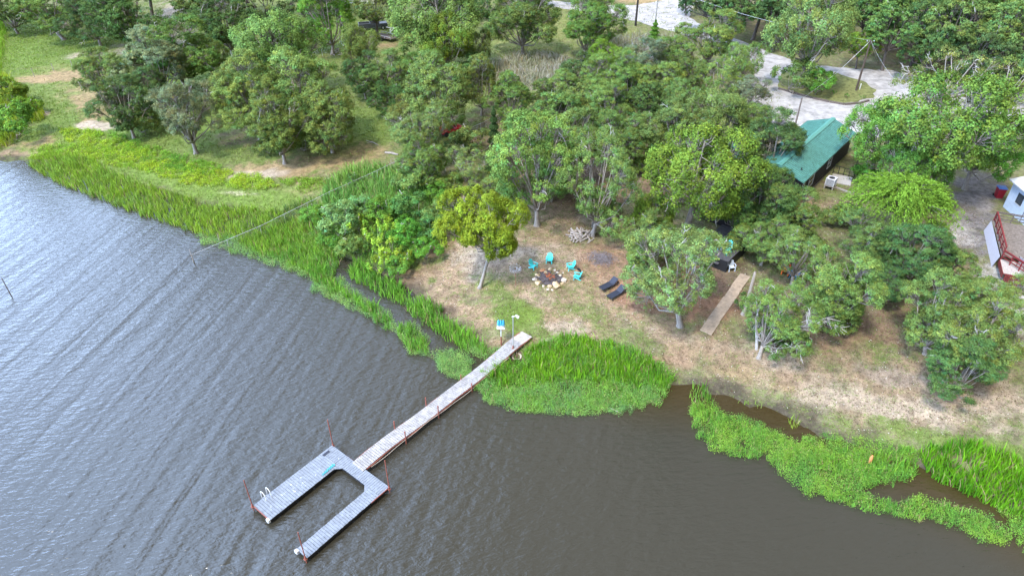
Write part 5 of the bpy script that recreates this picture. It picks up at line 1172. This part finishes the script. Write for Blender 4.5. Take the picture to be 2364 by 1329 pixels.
m = MB(); m.beam((-.02, -.02, ZE - .07), (-.02, HW, ZR - .07), .03, .16); m.beam((-.02, 2 * HW + .02, ZE - .07), (-.02, HW, ZR - .07), .03, .16); m.beam((0, -.03, ZE - .07), (LN, -.03, ZE - .07), .03, .14); m.build('fascia', M['tealroof'], rf)
for x_, y_ in ((1.9, 1.1), (15.0, 1.5)):
    z_ = ZE + (ZR - ZE) * y_ / HW; m = MB(); m.tube([(x_, y_, z_), (x_, y_, z_ + .28)], .06, 8); m.tube([(x_, y_, z_ + .02), (x_, y_, z_ + .05)], .14, 10); m.build('vent_pipe', M['blackmetal'], rf)
window(cab, 1.0, 1.5, .75, 1.3, .248, -1); window(cab, 3.6, 1.5, 1.5, 1.4, .248, -1); window(cab, 9.5, 1.5, 1.2, 1.2, .248, -1)
m = MB(); m.beam((.3, .2, .55), (8, .2, .55), .04, .05); m.beam((.3, .2, .03), (8.5, .2, .03), .10, .12); m.build('base_trim', M['timber'], cab)
def cabp(x, y, z=0): return eR + cd * x - cn * y + Vector((0, 0, z))
# second roofs of the same group
sc_ = thing('side_cabin', 'low teal roofed wing mostly hidden by oaks left of the long cabin', 'cabin', Vector(Pz(1738, 398, 4.0)) * Vector((1, 1, 0)) + Vector((0, 0, PLAT)) if False else Vector((Pz(1738, 398, 4.0)[0], Pz(1738, 398, 4.0)[1], PLAT)), ca)
m = MB(); m.box(.3, 5.7, .25, 5.2, -.1, 2.3); m.build('wall', M['darkwall'], sc_)
m = MB(); rib_roof(m, 0, 6, 0, 2.7, 2.4, 3.1, .38); rib_roof(m, 0, 6, 5.45, 2.72, 2.4, 3.1, .38); m.build('roof', M['tealroof'], sc_)
b = Vector(Pz(1790, 300, 3.6)); b.z = PLAT; gs = thing('shed', 'small shed with a grey ribbed gable roof above the hidden teal roofs', 'shed', b, ca)
m = MB(); m.box(-1.6, 1.6, -1.5, 1.5, -.1, 1.9); m.build('wall', M['beige'], gs)
m = MB(); rib_roof(m, -1.9, 1.9, -1.8, -.01, 1.95, 2.7, .4); rib_roof(m, -1.9, 1.9, 1.8, .01, 1.95, 2.7, .4); m.build('roof', M['greyroof'], gs)
# AC unit and yard things
b = G(1914, 435); ac = thing('air_conditioner', 'grey air conditioner unit on a timber stand beside the cabin wall', 'air conditioner', b, ca)
m = MB(); m.box(-.45, .45, -.45, .45, .5, 1.25); m.build('casing', mat('ac_grille', (.2, .2, .22), .6, var=.1), ac)
m = MB()
for k in range(10): 
    for s in (-1, 1): m.box(-.44 + k * .092, -.42 + k * .092, s * .458 - .006, s * .458 + .006, .55, 1.2); m.box(s * .458 - .006, s * .458 + .006, -.44 + k * .092, -.42 + k * .092, .55, 1.2)
for x_ in (-.46, .46):
    for y_ in (-.46, .46): m.box(x_ - .03, x_ + .03, y_ - .03, y_ + .03, .5, 1.26)
m.build('grille', M['whitetrim'], ac)
m = MB(); m.box(-.5, .5, -.5, .5, 1.262, 1.33); m.build('top_cover', mat('ac_top', (.55, .53, .55), .5), ac)
m = MB(); m.tube([(0, 0, 1.332), (0, 0, 1.345)], .33, 18); m.build('fan_opening', M['blackmetal'], ac)
m = MB()
for x_ in (-.4, .4):
    m.beam((x_, -.55, .44), (x_, .55, .44), .09, .09)
    for y_ in (-.45, .45): m.beam((x_, y_, -.05), (x_, y_, .4), .09, .09)
m.build('stand', M['wood'], ac)
b1, b2, b3 = G(1918, 430), G(1968, 448), G(1983, 432); m = MB()
m.beam((0, 0, .08), b2 - b1 + Vector((0, 0, .08)), .15, .16); m.beam(b2 - b1 + Vector((0, 0, .09)), b3 - b1 + Vector((0, 0, .09)), .15, .16); tag(m.build('timber_edging', M['wood'], None, b1), 'pale landscape timbers edging the yard beside the air conditioner', 'edging')
sl = [G(1922, 402), G(1967, 411), G(1963, 430), G(1920, 421)]; m = MB(); m.prism([(v.x, v.y) for v in sl], PLAT - .1, PLAT + .09); tag(m.build('patio', M['slab']), kind='structure')
m = MB(); a_ = G(1922, 400); c_ = G(1970, 412); d_ = G(1977, 380)
for u_, v_ in ((a_, c_), (c_, d_)):
    dd = v_ - u_
    m.beam(u_ - a_ + Vector((0, 0, 1.0)), v_ - a_ + Vector((0, 0, 1.0)), .05, .05); m.beam(u_ - a_ + Vector((0, 0, .2)), v_ - a_ + Vector((0, 0, .2)), .04, .04)
    for k in range(5): m.beam(u_ - a_ + dd * k / 4 + Vector((0, 0, 0)), u_ - a_ + dd * k / 4 + Vector((0, 0, 1.0)), .05, .05)
tag(m.build('patio_railing', M['blackmetal'], None, a_), 'thin black railing around the small patio behind the cabin', 'railing')

# grey deck with chairs by the path
dp = Vector(Pz(1681, 604, 2.75)); dg = float(hgt([dp[:2]])[0])
dk = thing('raised_deck', 'dark grey raised deck with a black skirt half hidden by oaks', 'deck', (dp.x, dp.y, dg), ca)
zt = 2.75 - dg; m = MB(); k = 0.0
while k < 3.4: m.box(0, 6.0, k, k + .13, zt - .04, zt + rnd.uniform(-.003, .003)) ; k += .145
m.build('decking', M['deckgrey'], dk)
m = MB(); m.box(.02, .06, .02, 3.4, 0, zt - .045); m.box(.06, 6, .02, .06, .0, zt - .045); m.build('skirt', M['blackmetal'], dk)
m = MB(); m.beam((.06, 1.8, zt + .95), (.06, 3.4, zt + .95), .09, .04); 
for y_ in (1.8, 2.6, 3.3): m.beam((.06, y_, zt), (.06, y_, zt + .93), .08, .08)
m.build('railing', M['timber'], dk)
m = MB(); m.box(-.3, .01, .8, 1.8, zt - .5, zt - .46); m.build('step', M['deckgrey'], dk)
roofb = Vector(Pz(1683, 512, 5.0)); roofb.z = dg; 
lc = thing('lake_cabin', 'cabin behind the raised deck, only a patch of its grey roof showing', 'cabin', (dp.x + cd.x * 7.6 - cn.x * 1.5, dp.y + cd.y * 7.6 - cn.y * 1.5, dg), ca)
m = MB(); m.box(0, 5, .4, 5, -.1, 2.6); m.build('wall', M['darkwall'], lc)
m = MB(); rib_roof(m, -.4, 5.4, 0, 2.69, 2.65, 3.3, .4); rib_roof(m, -.4, 5.4, 5.4, 2.71, 2.65, 3.3, .4); m.build('roof', M['greyroof'], lc)
b = Vector(Pz(1674, 583, 2.76)); adirondack('adirondack_chair', 'teal slatted chair on the dark grey raised deck', M['turq'], b, -.9, 'turquoise chairs on the deck').scale = (1.1, 1.1, 1.1)
b = Vector(Pz(1657, 572, 2.76)); adirondack('adirondack_chair', 'turquoise chair half hidden by leaves at the left of the deck', M['turq'], b, .6, 'turquoise chairs on the deck')
adirondack('adirondack_chair', 'light blue slatted chair under the dead limbed oak', M['blueplastic'], G(1833, 640), 2.4, None).scale = (1.0, 1.0, 1.0)
adirondack('adirondack_chair', 'orange slatted chair under the oaks left of the blue one', M['orange'], G(1812, 632), -.5, None).scale = (.95, .95, .95)
b = G(1687, 624); wc = thing('plastic_chair', 'white plastic chair at the corner of the raised deck', 'chair', b, .15)
m = MB(); m.box(-.25, .25, -.25, .22, .42, .45); m.build('seat', M['whiteplastic'], wc)
m = MB()
for k in range(5): m.beam((-.18 + k * .09, .24, .46), (-.2 + k * .1, .36, .88), .05, .015, (0, 1, 0))
m.tube([(-.27, .24, .45), (-.27, .33, .75), (-.2, .38, .9), (0, .39, .93), (.2, .38, .9), (.27, .33, .75), (.27, .24, .45)], .025, 6); m.build('backrest', M['whiteplastic'], wc)
for s in (-1, 1):
    m = MB(); m.tube([(s * .27, .3, .66), (s * .31, .1, .68), (s * .31, -.22, .66)], .028, 6); m.build('armrest', M['whiteplastic'], wc)
    m = MB(); m.beam((s * .28, -.24, 0), (s * .3, -.22, .66), .05, .05); m.build('leg', M['whiteplastic'], wc)
    m = MB(); m.beam((s * .28, .32, 0), (s * .26, .22, .45), .05, .05); m.build('leg', M['whiteplastic'], wc)

# ------------------------------------------------------------------ white house and red railed deck at the right edge
hb = Vector(Pz(2315, 477, PLAT)); wh = thing('white_house', 'white house at the right edge, blue shade in its wall colour, with a small window', 'house', (hb.x, hb.y, PLAT), math.radians(-92))
# local x runs toward the camera along the visible wall, +y to the right (inside)
m = MB(); m.box(0, 10, 0, 8, -.1, 3.1); 
for k in range(9): m.box(.02, 9.98, -.012, 0, .2 + k * .33, .215 + k * .33)
m.build('wall', M['shade_blue_wall'], wh)
m = MB(); m.add([(-.4, -.35, 3.12), (10.3, -.35, 3.12), (10.3, 4, 4.2), (-.4, 4, 4.2), (-.4, 8.4, 3.12), (10.3, 8.4, 3.12), (-.4, -.35, 3.0), (10.3, -.35, 3.0)], [(0, 1, 2, 3), (3, 2, 5, 4), (0, 6, 7, 1), (6, 4, 5, 7), (0, 3, 4, 6), (1, 7, 5, 2)]); m.build('roof', M['whitetrim'], wh)
def hw_(x, z, w_, h_):
    f = MB(); f.box(x - w_ / 2, x + w_ / 2, -.05, -.014, z - h_ / 2, z + h_ / 2); o = f.build('window', M['blackmetal'], wh); g = MB(); g.box(x - w_ / 2 + .07, x + w_ / 2 - .07, -.056, -.052, z - h_ / 2 + .07, z + h_ / 2 - .07); g.build('pane', M['glass'], o)
    f = MB(); f.box(x - w_ / 2 - .08, x + w_ / 2 + .08, -.045, -.014, z - h_ / 2 - .09, z - h_ / 2 - .004); f.build('sill', M['whitetrim'], o)
hw_(1.9, 1.9, 1.0, 1.1)
m = MB(); m.tube([(3.3, -.05, 0), (3.3, -.05, 3.0)], .04, 6); m.build('downpipe', M['timber'], wh)
b = G(2304, 455); bn = thing('rubbish_bin', 'red wheeled bin with a blue lid beside the white house', 'bin', (b.x, b.y, PLAT), -.2)
m = MB(); m.add([(-.32, -.32, 0), (.32, -.32, 0), (.32, .32, 0), (-.32, .32, 0), (-.4, -.4, 1.15), (.4, -.4, 1.15), (.4, .42, 1.15), (-.4, .42, 1.15)], [(3, 2, 1, 0), (4, 5, 6, 7), (0, 1, 5, 4), (1, 2, 6, 5), (2, 3, 7, 6), (3, 0, 4, 7)]); m.build('bin_body', M['redbin'], bn)
m = MB(); m.box(-.44, .44, -.45, .46, 1.155, 1.24); m.box(-.3, .3, -.3, .3, 1.24, 1.28); m.build('lid', M['bluelid'], bn)
for s in (-1, 1): m = MB(); m.tube([(s * .4 - .03, .36, .12), (s * .4 + .03, .36, .12)], .12, 10); m.build('wheel', M['tyre'], bn)
# deck: left edge line from A (far) to Bq (near)
ZD = PLAT + 1.35
A_ = Vector(Pz(2292, 508, ZD)); B_ = Vector(Pz(2312, 590, ZD)); dd = (B_ - A_); LD = math.hypot(dd.x, dd.y); ra = math.atan2(dd.y, dd.x)
rd = thing('porch_deck', 'tan plank deck with dark red railing and white lattice skirt at the right edge', 'deck', (A_.x, A_.y, PLAT), ra)
# local x toward the camera, +y to the right of the picture (since ra ~ -113deg, left normal = +y points right)
m = MB(); k = 0.0
while k < 6.4: m.box(0, LD, k, k + .13, 1.31, 1.35 + rnd.uniform(-.003, .003)); k += .145
m.build('decking', M['decktan'], rd)
m = MB(); k = 0.02
while k < 6: m.box(LD + .02, LD + 2.6, k, k + .13, .95, .985); k += .145
m.build('lower_decking', mat('lower_deck', (.42, .36, .32), .8, var=.2), rd)
m = MB(); xs_ = np.arange(0, LD, .16)
for s in (-1, 1):
    for x_ in np.arange(-1.2, LD + 1.2, .15):
        x0, x1 = x_, x_ + s * 1.25; z0, z1 = .0, 1.25
        if x1 < 0 or x1 > LD or x0 < 0 or x0 > LD:
            t0, t1 = 0, 1
            for lim in (0, LD):
                if (x0 - lim) * (x1 - lim) < 0:
                    t = (lim - x0) / (x1 - x0)
                    if (x0 < 0) or (x0 > LD): t0 = max(t0, t)
                    else: t1 = min(t1, t)
            if (x0 < 0 and x1 < 0) or (x0 > LD and x1 > LD): continue
            x0, x1, z0, z1 = x0 + (x1 - x0) * t0, x0 + (x1 - x0) * t1, z0 + (z1 - z0) * t0, z0 + (z1 - z0) * t1
        m.beam((x0, -.35 + z0 * .2 + (.006 if s > 0 else 0), z0), (x1, -.35 + z1 * .2 + (.006 if s > 0 else 0), z1), .012, .085, (0, 1, 0) if False else (0, 0, 1))
lat = m.build('lattice_skirt', M['lattice'], rd)
m = MB(); m.add([(0, -.32, 0), (LD, -.32, 0), (LD, -.09, 1.25), (0, -.09, 1.25)], [(0, 1, 2, 3)]); m.add([(0, -.31, 0), (LD, -.31, 0), (LD, -.08, 1.25), (0, -.08, 1.25)], [(3, 2, 1, 0)]); m.build('skirt_backing', mat('skirt_back', (.2, .2, .25), .8), rd)
def rail(x0, y0, x1, y1, z0, n, parent, mt, bars=3, nm='railing'):
    m = MB(); a_ = Vector((x0, y0, z0)); b_ = Vector((x1, y1, z0))
    for k in range(n + 1): q_ = a_ + (b_ - a_) * k / n; m.beam(q_, q_ + Vector((0, 0, 1.0)), .09, .09)
    for k in range(bars): z = Vector((0, 0, .3 + k * .3)); m.beam(a_ + z, b_ + z, .04, .09)
    m.beam(a_ + Vector((0, 0, 1.02)), b_ + Vector((0, 0, 1.02)), .13, .04); return m.build(nm, mt, parent)
rail(.05, .06, LD, .06, 1.36, 5, rd, M['redpaint']); rail(.06, .15, .06, 2.9, 1.36, 2, rd, M['timber']); rail(LD + .05, .06, LD + 2.4, 1.9, .99, 3, rd, M['redpaint'])
m = MB()
for k in range(26): m.box(LD + 2.6, LD + 2.66, .2 + k * .16, .2 + k * .16 + .1, -.1, .98)
m.box(LD + 2.57, LD + 2.6, .0, 6, .86, .99); m.box(LD, LD + 2.6, -.03, 0.02, .5, .99); m.build('lower_skirt', M['redpaint'], rd)
wp = rd.matrix_basis @ Vector((LD + .8, 2.0, .99)) if False else None
cA, sA = math.cos(ra), math.sin(ra); q_ = Vector((A_.x + cA * (LD + .9) - sA * 1.7, A_.y + sA * (LD + .9) + cA * 1.7, PLAT + .99))
pc = thing('patio_chair', 'grey strapped patio chair on the lower deck at the right edge', 'chair', q_, 1.9); pc.scale = (1.3, 1.3, 1.2)
m = MB()
for k in range(5): m.box(-.24 + k * .1, -.17 + k * .1, -.25, .25, .42, .44); m.beam((-.205 + k * .1, .25, .44), (-.205 + k * .1, .42, .95), .07, .012, (0, 1, 0))
m.build('straps', M['lattice'], pc); m = MB()
for s in (-1, 1): m.tube([(s * .28, .42, .96), (s * .28, .24, .42), (s * .28, -.27, .42), (s * .28, -.3, 0)], .02, 6); m.tube([(s * .28, .24, .42), (s * .28, .34, 0)], .02, 6); m.tube([(s * .28, .3, .64), (s * .28, -.27, .64), (s * .28, -.28, .4)], .02, 6)
m.build('frame', M['timber'], pc)

# ------------------------------------------------------------------ poles, wires, fences
def upole(base, topy, r_, mt, label, arm=False, lean=0.0):
    b = G(*base); zt = top_z(b, topy) - b.z; t = thing('utility_pole', label, 'utility pole', b)
    m = MB(); m.tube([(0, 0, -.4), (lean, 0, zt)], [r_, r_ * .7], 9); m.build('pole', mt, t)
    if arm:
        m = MB(); m.beam((-.6 + lean, 0, zt - .3), (.6 + lean, 0, zt - .3), .09, .11); m.build('crossarm', mt, t)
        for x_ in (-.5, 0, .5): m = MB(); m.tube([(x_ + lean, 0, zt - .24), (x_ + lean, 0, zt - .08)], [.05, .035], 7); m.build('insulator', M['whiteplastic'], t)
    return b, zt
brown = mat('pole_brown', (.10, .075, .06), .9, var=.25, scale=5, stretch=(1, 1, .2))
bA, zA = upole((1976, 210), 92, .17, brown, 'tall brown utility pole on the grassy island in the gravel road', True)
bB, zB = upole((1829, 316), 226, .13, mat('pole_grey', (.19, .15, .13), .9, var=.2), 'shorter brown pole behind the teal roofed cabin')
bC, zC = upole((1467, 60), -60, .22, mat('pole_tar', (.03, .025, .022), .8, var=.2), 'dark utility pole beside the far gravel road')
bD, zD = upole((1510, 75), -40, .14, mat('pole_lightgrey', (.3, .29, .27), .8, var=.2), 'pale thin pole right of the dark utility pole')
def wire(a_, b_, label, sag=.6, r_=.018, mt=None):
    a_ = Vector(a_); b_ = Vector(b_); pts = []
    for k in range(17): t = k / 16; q_ = a_.lerp(b_, t); q_.z -= sag * 4 * t * (1 - t); pts.append(q_ - a_)
    m = MB(); m.tube(pts, r_, 4); tag(m.build('cable', mt or M['galv'], None, a_), label, 'cable', 'overhead cables')
tA = bA + Vector((0, 0, zA - .1)); tB = bB + Vector((0, 0, zB - .1)); tC = bC + Vector((0, 0, zC - .2))
wire(tA, tC, 'overhead cable from the island pole to the dark far pole', 1.5)
wire(tA, G(1880, 216) + Vector((0, 0, .05)), 'guy wire from the island pole down to the timber edging', .1)
wire(tA, tB, 'overhead cable from the island pole to the pole behind the cabin', .6)
wire(tA, G(2026, 142), 'pale guy wire from the island pole down to the wood edge', .05, .035)
wire(tA, Vector(Pz(2110, 225, 7)), 'thin cable from the island pole into the airy yellowish tree', .8)
b = G(1984, 208); m = MB(); m.tube([(0, 0, -.1), (0, 0, .9)], .07, 8); m.tube([(0, 0, .9), (0, 0, 1.0)], [.09, .03], 8); tag(m.build('marker_post', M['white'], None, b), 'small white post beside the island utility pole', 'post')
ed = [(1797, 206), (1835, 217), (1875, 228), (1915, 237), (1950, 243), (1985, 240), (2006, 234)]
for k in range(len(ed) - 1):
    a_ = G(*ed[k]); c_ = G(*ed[k + 1]); m = MB(); m.beam((0, 0, .12), c_ - a_ - (c_ - a_).normalized() * .1 + Vector((0, 0, .12 + .004 * k)), .28, .28)
    tag(m.build('landscape_timber', M['timber'], None, a_), ['leftmost', 'second from the left', 'third from the left', 'third from the right', 'second from the right', 'rightmost'][k] + ' dark landscape timber edging the grassy road island', 'timber', 'timbers edging the road island')
a_ = G(1805, 289); c_ = G(1872, 301); m = MB(); m.beam((0, 0, .1), c_ - a_ + Vector((0, 0, .1)), .3, .3); tag(m.build('landscape_timber', M['timber'], None, a_), 'long dark timber along the gravel lot behind the cabin roof', 'timber')
b = G(1778, 252); m = MB(); m.tube([(0, -.1, .33), (0, .1, .33)], .36, 14)
def chainlink(name, label, pts, zt, zb, mt, post_at=None, meshgap=.22):
    """posts, top rail and a coarse wire web"""
    o = Vector(pts[0]); o.z = 0; t = thing(name, label, 'fence', o); m = MB(); Q = [Vector(p) - o for p in pts]
    for a_, b_ in zip(Q, Q[1:]): m.tube([a_, b_], .022, 6)
    m.build('top_rail', M['galv'], t)
    mw = MB()
    for a_, b_ in zip(Q, Q[1:]):
        L_ = math.hypot(b_.x - a_.x, b_.y - a_.y); n = max(1, int(L_ / 2.8))
        for k in range(n + 1):
            if k == n and b_ is not Q[-1]: continue
            q_ = a_.lerp(b_, k / n); g_ = float(hgt([(q_.x + o.x, q_.y + o.y)])[0]); m = MB(); m.tube([(q_.x, q_.y, g_ - .3), (q_.x + rnd.uniform(-.04, .04), q_.y, q_.z + .05)], .035, 6); m.build('post', M['galv'], t)
        d = (b_ - a_) / L_; hh_ = 1.1
        for k in np.arange(0, L_, meshgap):
            for s in (-1, 1):
                e = k + s * hh_
                if 0 < e < L_: p0 = a_ + d * k; p1 = a_ + d * e; mw.tube([(p0.x, p0.y, p0.z - .02), (p1.x, p1.y, p1.z - 1.12)], .006, 3)
    mw.build('wire_mesh', M['galv'], t)
chainlink('chain_link_fence', 'sagging chain link fence running down the bank into the lake', [Pz(443, 588, .75), Pz(600, 522, 1.2), Pz(760, 443, 2.0), Pz(870, 394, 2.6), Pz(935, 362, 2.8)], 1, 1, M['galv'])
chainlink('chain_link_fence', 'short stretch of chain link fence behind the parked red vehicle', [Pz(1050, 310, 2.8), Pz(1110, 285, 2.8), Pz(1180, 250, 2.8)], 1, 1, M['galv'])
chainlink('wire_fence', 'wire fence below the far gravel road meeting a corner post', [Pz(1413, 112, 2.9), Pz(1505, 72, 2.9)], 1, 1, M['galv'], None, .5)
a_ = G(718, 125, 1.4); c_ = G(806, 75, 1.4); chainlink('rail_fence', 'pale topped fence beside the far log pile', [Pz(718, 125, 3.0), Pz(806, 74, 3.0)], 1, 1, M['galv'], None, .4)
for (px_, py_, ty), lab in [((447, 605, 576), 'outermost stick post standing in the lake at the fence end'), ((508, 561, 541), 'thin stick post in the lake beside the reeds'), ((563, 545, 527), 'thin stick post among the left reeds beside the fence')]:
    b = Vector(Pz(px_, py_, 0)); zt = top_z(b, ty); m = MB(); m.tube([(0, 0, -.8), (-.02, 0, zt)], [.04, .03], 6); tag(m.build('stick_post', M['wood'], None, b), lab, 'post')
for k, (px_, py_, ty) in enumerate([(80, 178, 158), (125, 165, 147), (168, 156, 140)]):
    b = G(px_, py_); zt = top_z(b, ty) - b.z; m = MB(); m.tube([(0, 0, -.3), (0, 0, zt)], .05, 6); tag(m.build('fence_post', M['wood'], None, b), ['leftmost thin post standing in the left lawn', 'middle thin post standing in the left lawn', 'rightmost thin post standing in the left lawn'][k], 'post')
b = Vector(Pz(26, 682, 0)); m = MB(); m.tube([(0, 0, -1), (-.15, .1, 1.9)], [.05, .04], 7); tag(m.build('stick_post', M['timber'], None, b), 'leaning dark post alone in the open water at the left edge', 'post')
b = Vector(Pz(1163, 545, .8)); 
b = G(942, 604); m = MB(); m.tube([(0, 0, -.2), (0, 0, 1.0)], .06, 7); tag(m.build('marker_post', M['white'], None, b), 'pale post at the lower edge of the thicket above the marsh', 'post')
b = G(1001, 560); m = MB(); m.tube([(0, 0, -.2), (0, 0, 1.1)], .06, 7); tag(m.build('marker_post', M['wood'], None, b), 'weathered post between the thicket and the sand', 'post')
b = G(2002, 1080, .55); m = MB(); m.tube([(0, 0, 0), (.05, .1, .35), (.1, .15, .6)], [.09, .11, .06], 7); tag(m.build('driftwood', mat('orange_wood', (.55, .22, .08), .8), None, b), 'orange brown piece of driftwood caught in the right shore weeds', 'driftwood')
b = Vector(Pz(1417, 948, 0)); m = MB(); m.tube([(-.3, .3, .05), (0, 0, .12), (.5, -.25, .03)], [.02, .03, .015], 5); tag(m.build('fallen_branch', M['dead'], None, b), 'curved bare stick in the water before the fan shaped reeds', 'branch')
b = G(330, 300); m = MB(); m.tube([(-1.2, 0, .9), (0, .1, 1.2), (1.3, .1, 1.6)], [.12, .15, .1], 7); tag(m.build('fallen_limb', M['wood'], None, b), 'broken limb leaning under the dark lawn cluster oak', 'branch')
b = G(540, 95); deadlimb('pale dead limb sprawled under the dark oak near the top edge', b, [(-2.5, 0, .4), (-1, .3, 1.4), (.5, 0, 1.0), (2.2, .4, 1.6)], .16)
b = G(1238, 512); 

# ------------------------------------------------------------------ vehicles and sheds under the far trees
def pickup(label, loc, rot, body, name='pickup_truck'):
    t = thing(name, label, 'truck', loc, rot)
    m = MB(); m.prism([(-2.7, -.9), (2.6, -.9), (2.7, -.7), (2.7, .7), (2.6, .9), (-2.7, .9)], .5, .98); m.box(-2.68, -2.6, -.9, .9, .985, 1.3); m.box(-2.6, -.6, -.9, -.82, .985, 1.3); m.box(-2.6, -.6, .82, .9, .985, 1.3); m.box(1.15, 2.6, -.86, .86, .985, 1.16); m.build('body', body, t)
    m = MB(); m.add([(-.6, -.86, .985), (1.15, -.86, .985), (1.15, .86, .985), (-.6, .86, .985), (-.45, -.7, 1.75), (.55, -.7, 1.75), (.55, .7, 1.75), (-.45, .7, 1.75)], [(3, 2, 1, 0), (4, 5, 6, 7), (0, 1, 5, 4), (1, 2, 6, 5), (2, 3, 7, 6), (3, 0, 4, 7)]); m.build('cab', body, t)
    m = MB(); m.add([(1.13, -.74, 1.06), (1.13, .74, 1.06), (.62, .64, 1.7), (.62, -.64, 1.7)], [(0, 1, 2, 3)]); m.build('windscreen', M['glass'], t)
    for x_ in (-1.75, 1.75):
        for s in (-1, 1): m = MB(); m.tube([(x_, s * .72, .38), (x_, s * .94, .38)], .38, 14); w_o = m.build('wheel', M['tyre'], t); m = MB(); m.tube([(x_, s * .93, .38), (x_, s * .955, .38)], .2, 10); m.build('rim', M['galv'], w_o)
    for s in (-1, 1): m = MB(); m.box(2.7, 2.73, s * .68 - .14, s * .68 + .14, .72, .88); m.build('headlight', M['whiteplastic'], t)
    return t
b = G(862, 68); pickup('dark pickup truck parked under the oak near the top edge', b, .3, M['truck'])
b = G(892, 92); tr = thing('flatbed_trailer', 'rusty flatbed trailer loaded with scrap beside the dark pickup truck', 'trailer', b, 2.5)
m = MB(); m.box(-2.2, 2.2, -1, 1, .55, .65); m.beam((2.2, -.8, .58), (3.4, 0, .55), .08, .1); m.beam((2.2, .8, .58), (3.4, 0, .55), .08, .1); m.build('bed', M['timber'], tr)
m = MB()
for s in (-1, 1): m.beam((-2.2, s * 1.02, .95), (2.2, s * 1.02, .95), .06, .06); [m.beam((x_, s * 1.02, .55), (x_, s * 1.02, .95), .05, .05) for x_ in (-2.1, -.7, .7, 2.1)]
m.build('side_rails', M['lattice'], tr)
for s in (-1, 1): m = MB(); m.tube([(0, s * 1.08, .33), (0, s * 1.25, .33)], .33, 12); m.build('wheel', M['tyre'], tr)
b = G(1040, 308); q_ = thing('utility_vehicle', 'red open utility vehicle parked in the gap of the central wood', 'utility vehicle', b, .6)
m = MB(); m.prism([(-1.5, -.7), (1.3, -.7), (1.55, -.4), (1.55, .4), (1.3, .7), (-1.5, .7)], .4, .8); m.add([(.6, -.68, .81), (1.4, -.5, .81), (1.4, .5, .81), (.6, .68, .81), (.65, -.55, 1.1), (1.2, -.4, 1.0), (1.2, .4, 1.0), (.65, .55, 1.1)], [(4, 5, 6, 7), (0, 1, 5, 4), (1, 2, 6, 5), (2, 3, 7, 6), (3, 0, 4, 7)]); m.box(-1.5, -.7, -.7, .7, .81, 1.1); m.build('body', M['atvred'], q_)
m = MB(); m.box(-.55, .2, -.6, .6, .82, 1.0); m.box(-.65, -.5, -.6, .6, .9, 1.45); m.build('seat', M['blackmetal'], q_)
m = MB()
for s in (-1, 1): m.tube([(.6, s * .62, .9), (.3, s * .6, 1.8), (-.55, s * .6, 1.8), (-.65, s * .62, .9)], .03, 6)
m.tube([(.3, -.6, 1.8), (.3, .6, 1.8)], .03, 6); m.tube([(-.55, -.6, 1.8), (-.55, .6, 1.8)], .03, 6); m.build('roll_cage', M['galv'], q_)
for x_ in (-1.0, 1.0):
    for s in (-1, 1): m = MB(); m.tube([(x_, s * .6, .32), (x_, s * .85, .32)], .32, 12); m.build('wheel', M['tyre'], q_)
b = G(700, 88); sh_ = thing('shed', 'small beige shed under the bright green oak near the top edge', 'shed', b, .35)
m = MB(); m.box(-2, 2, -1.3, 1.3, -.1, 2.2); m.build('wall', M['beige'], sh_)
m = MB(); rib_roof(m, -2.2, 2.2, -1.6, -.01, 2.2, 2.9, .5); rib_roof(m, -2.2, 2.2, 1.6, .01, 2.2, 2.9, .5); m.build('roof', M['beige'], sh_)
m = MB(); m.box(-.4, .4, -1.34, -1.302, .0, 1.9); m.build('door', M['timber'], sh_)
b = G(825, 10); sh_ = thing('white_building', 'white building cut by the top edge of the picture', 'building', b, .1)
m = MB(); m.box(-3.5, 3.5, 0, 6, -.1, 2.6); m.build('wall', M['white'], sh_)
m = MB(); rib_roof(m, -3.9, 3.9, -.4, 2.99, 2.65, 3.6, .6); rib_roof(m, -3.9, 3.9, 6.4, 3.01, 2.65, 3.6, .6); m.build('roof', M['whitetrim'], sh_)
m = MB(); m.box(-.5, .5, -.05, -.004, 0, 2.0); m.build('door', M['timber'], sh_)
print('objects', len(bpy.data.objects))
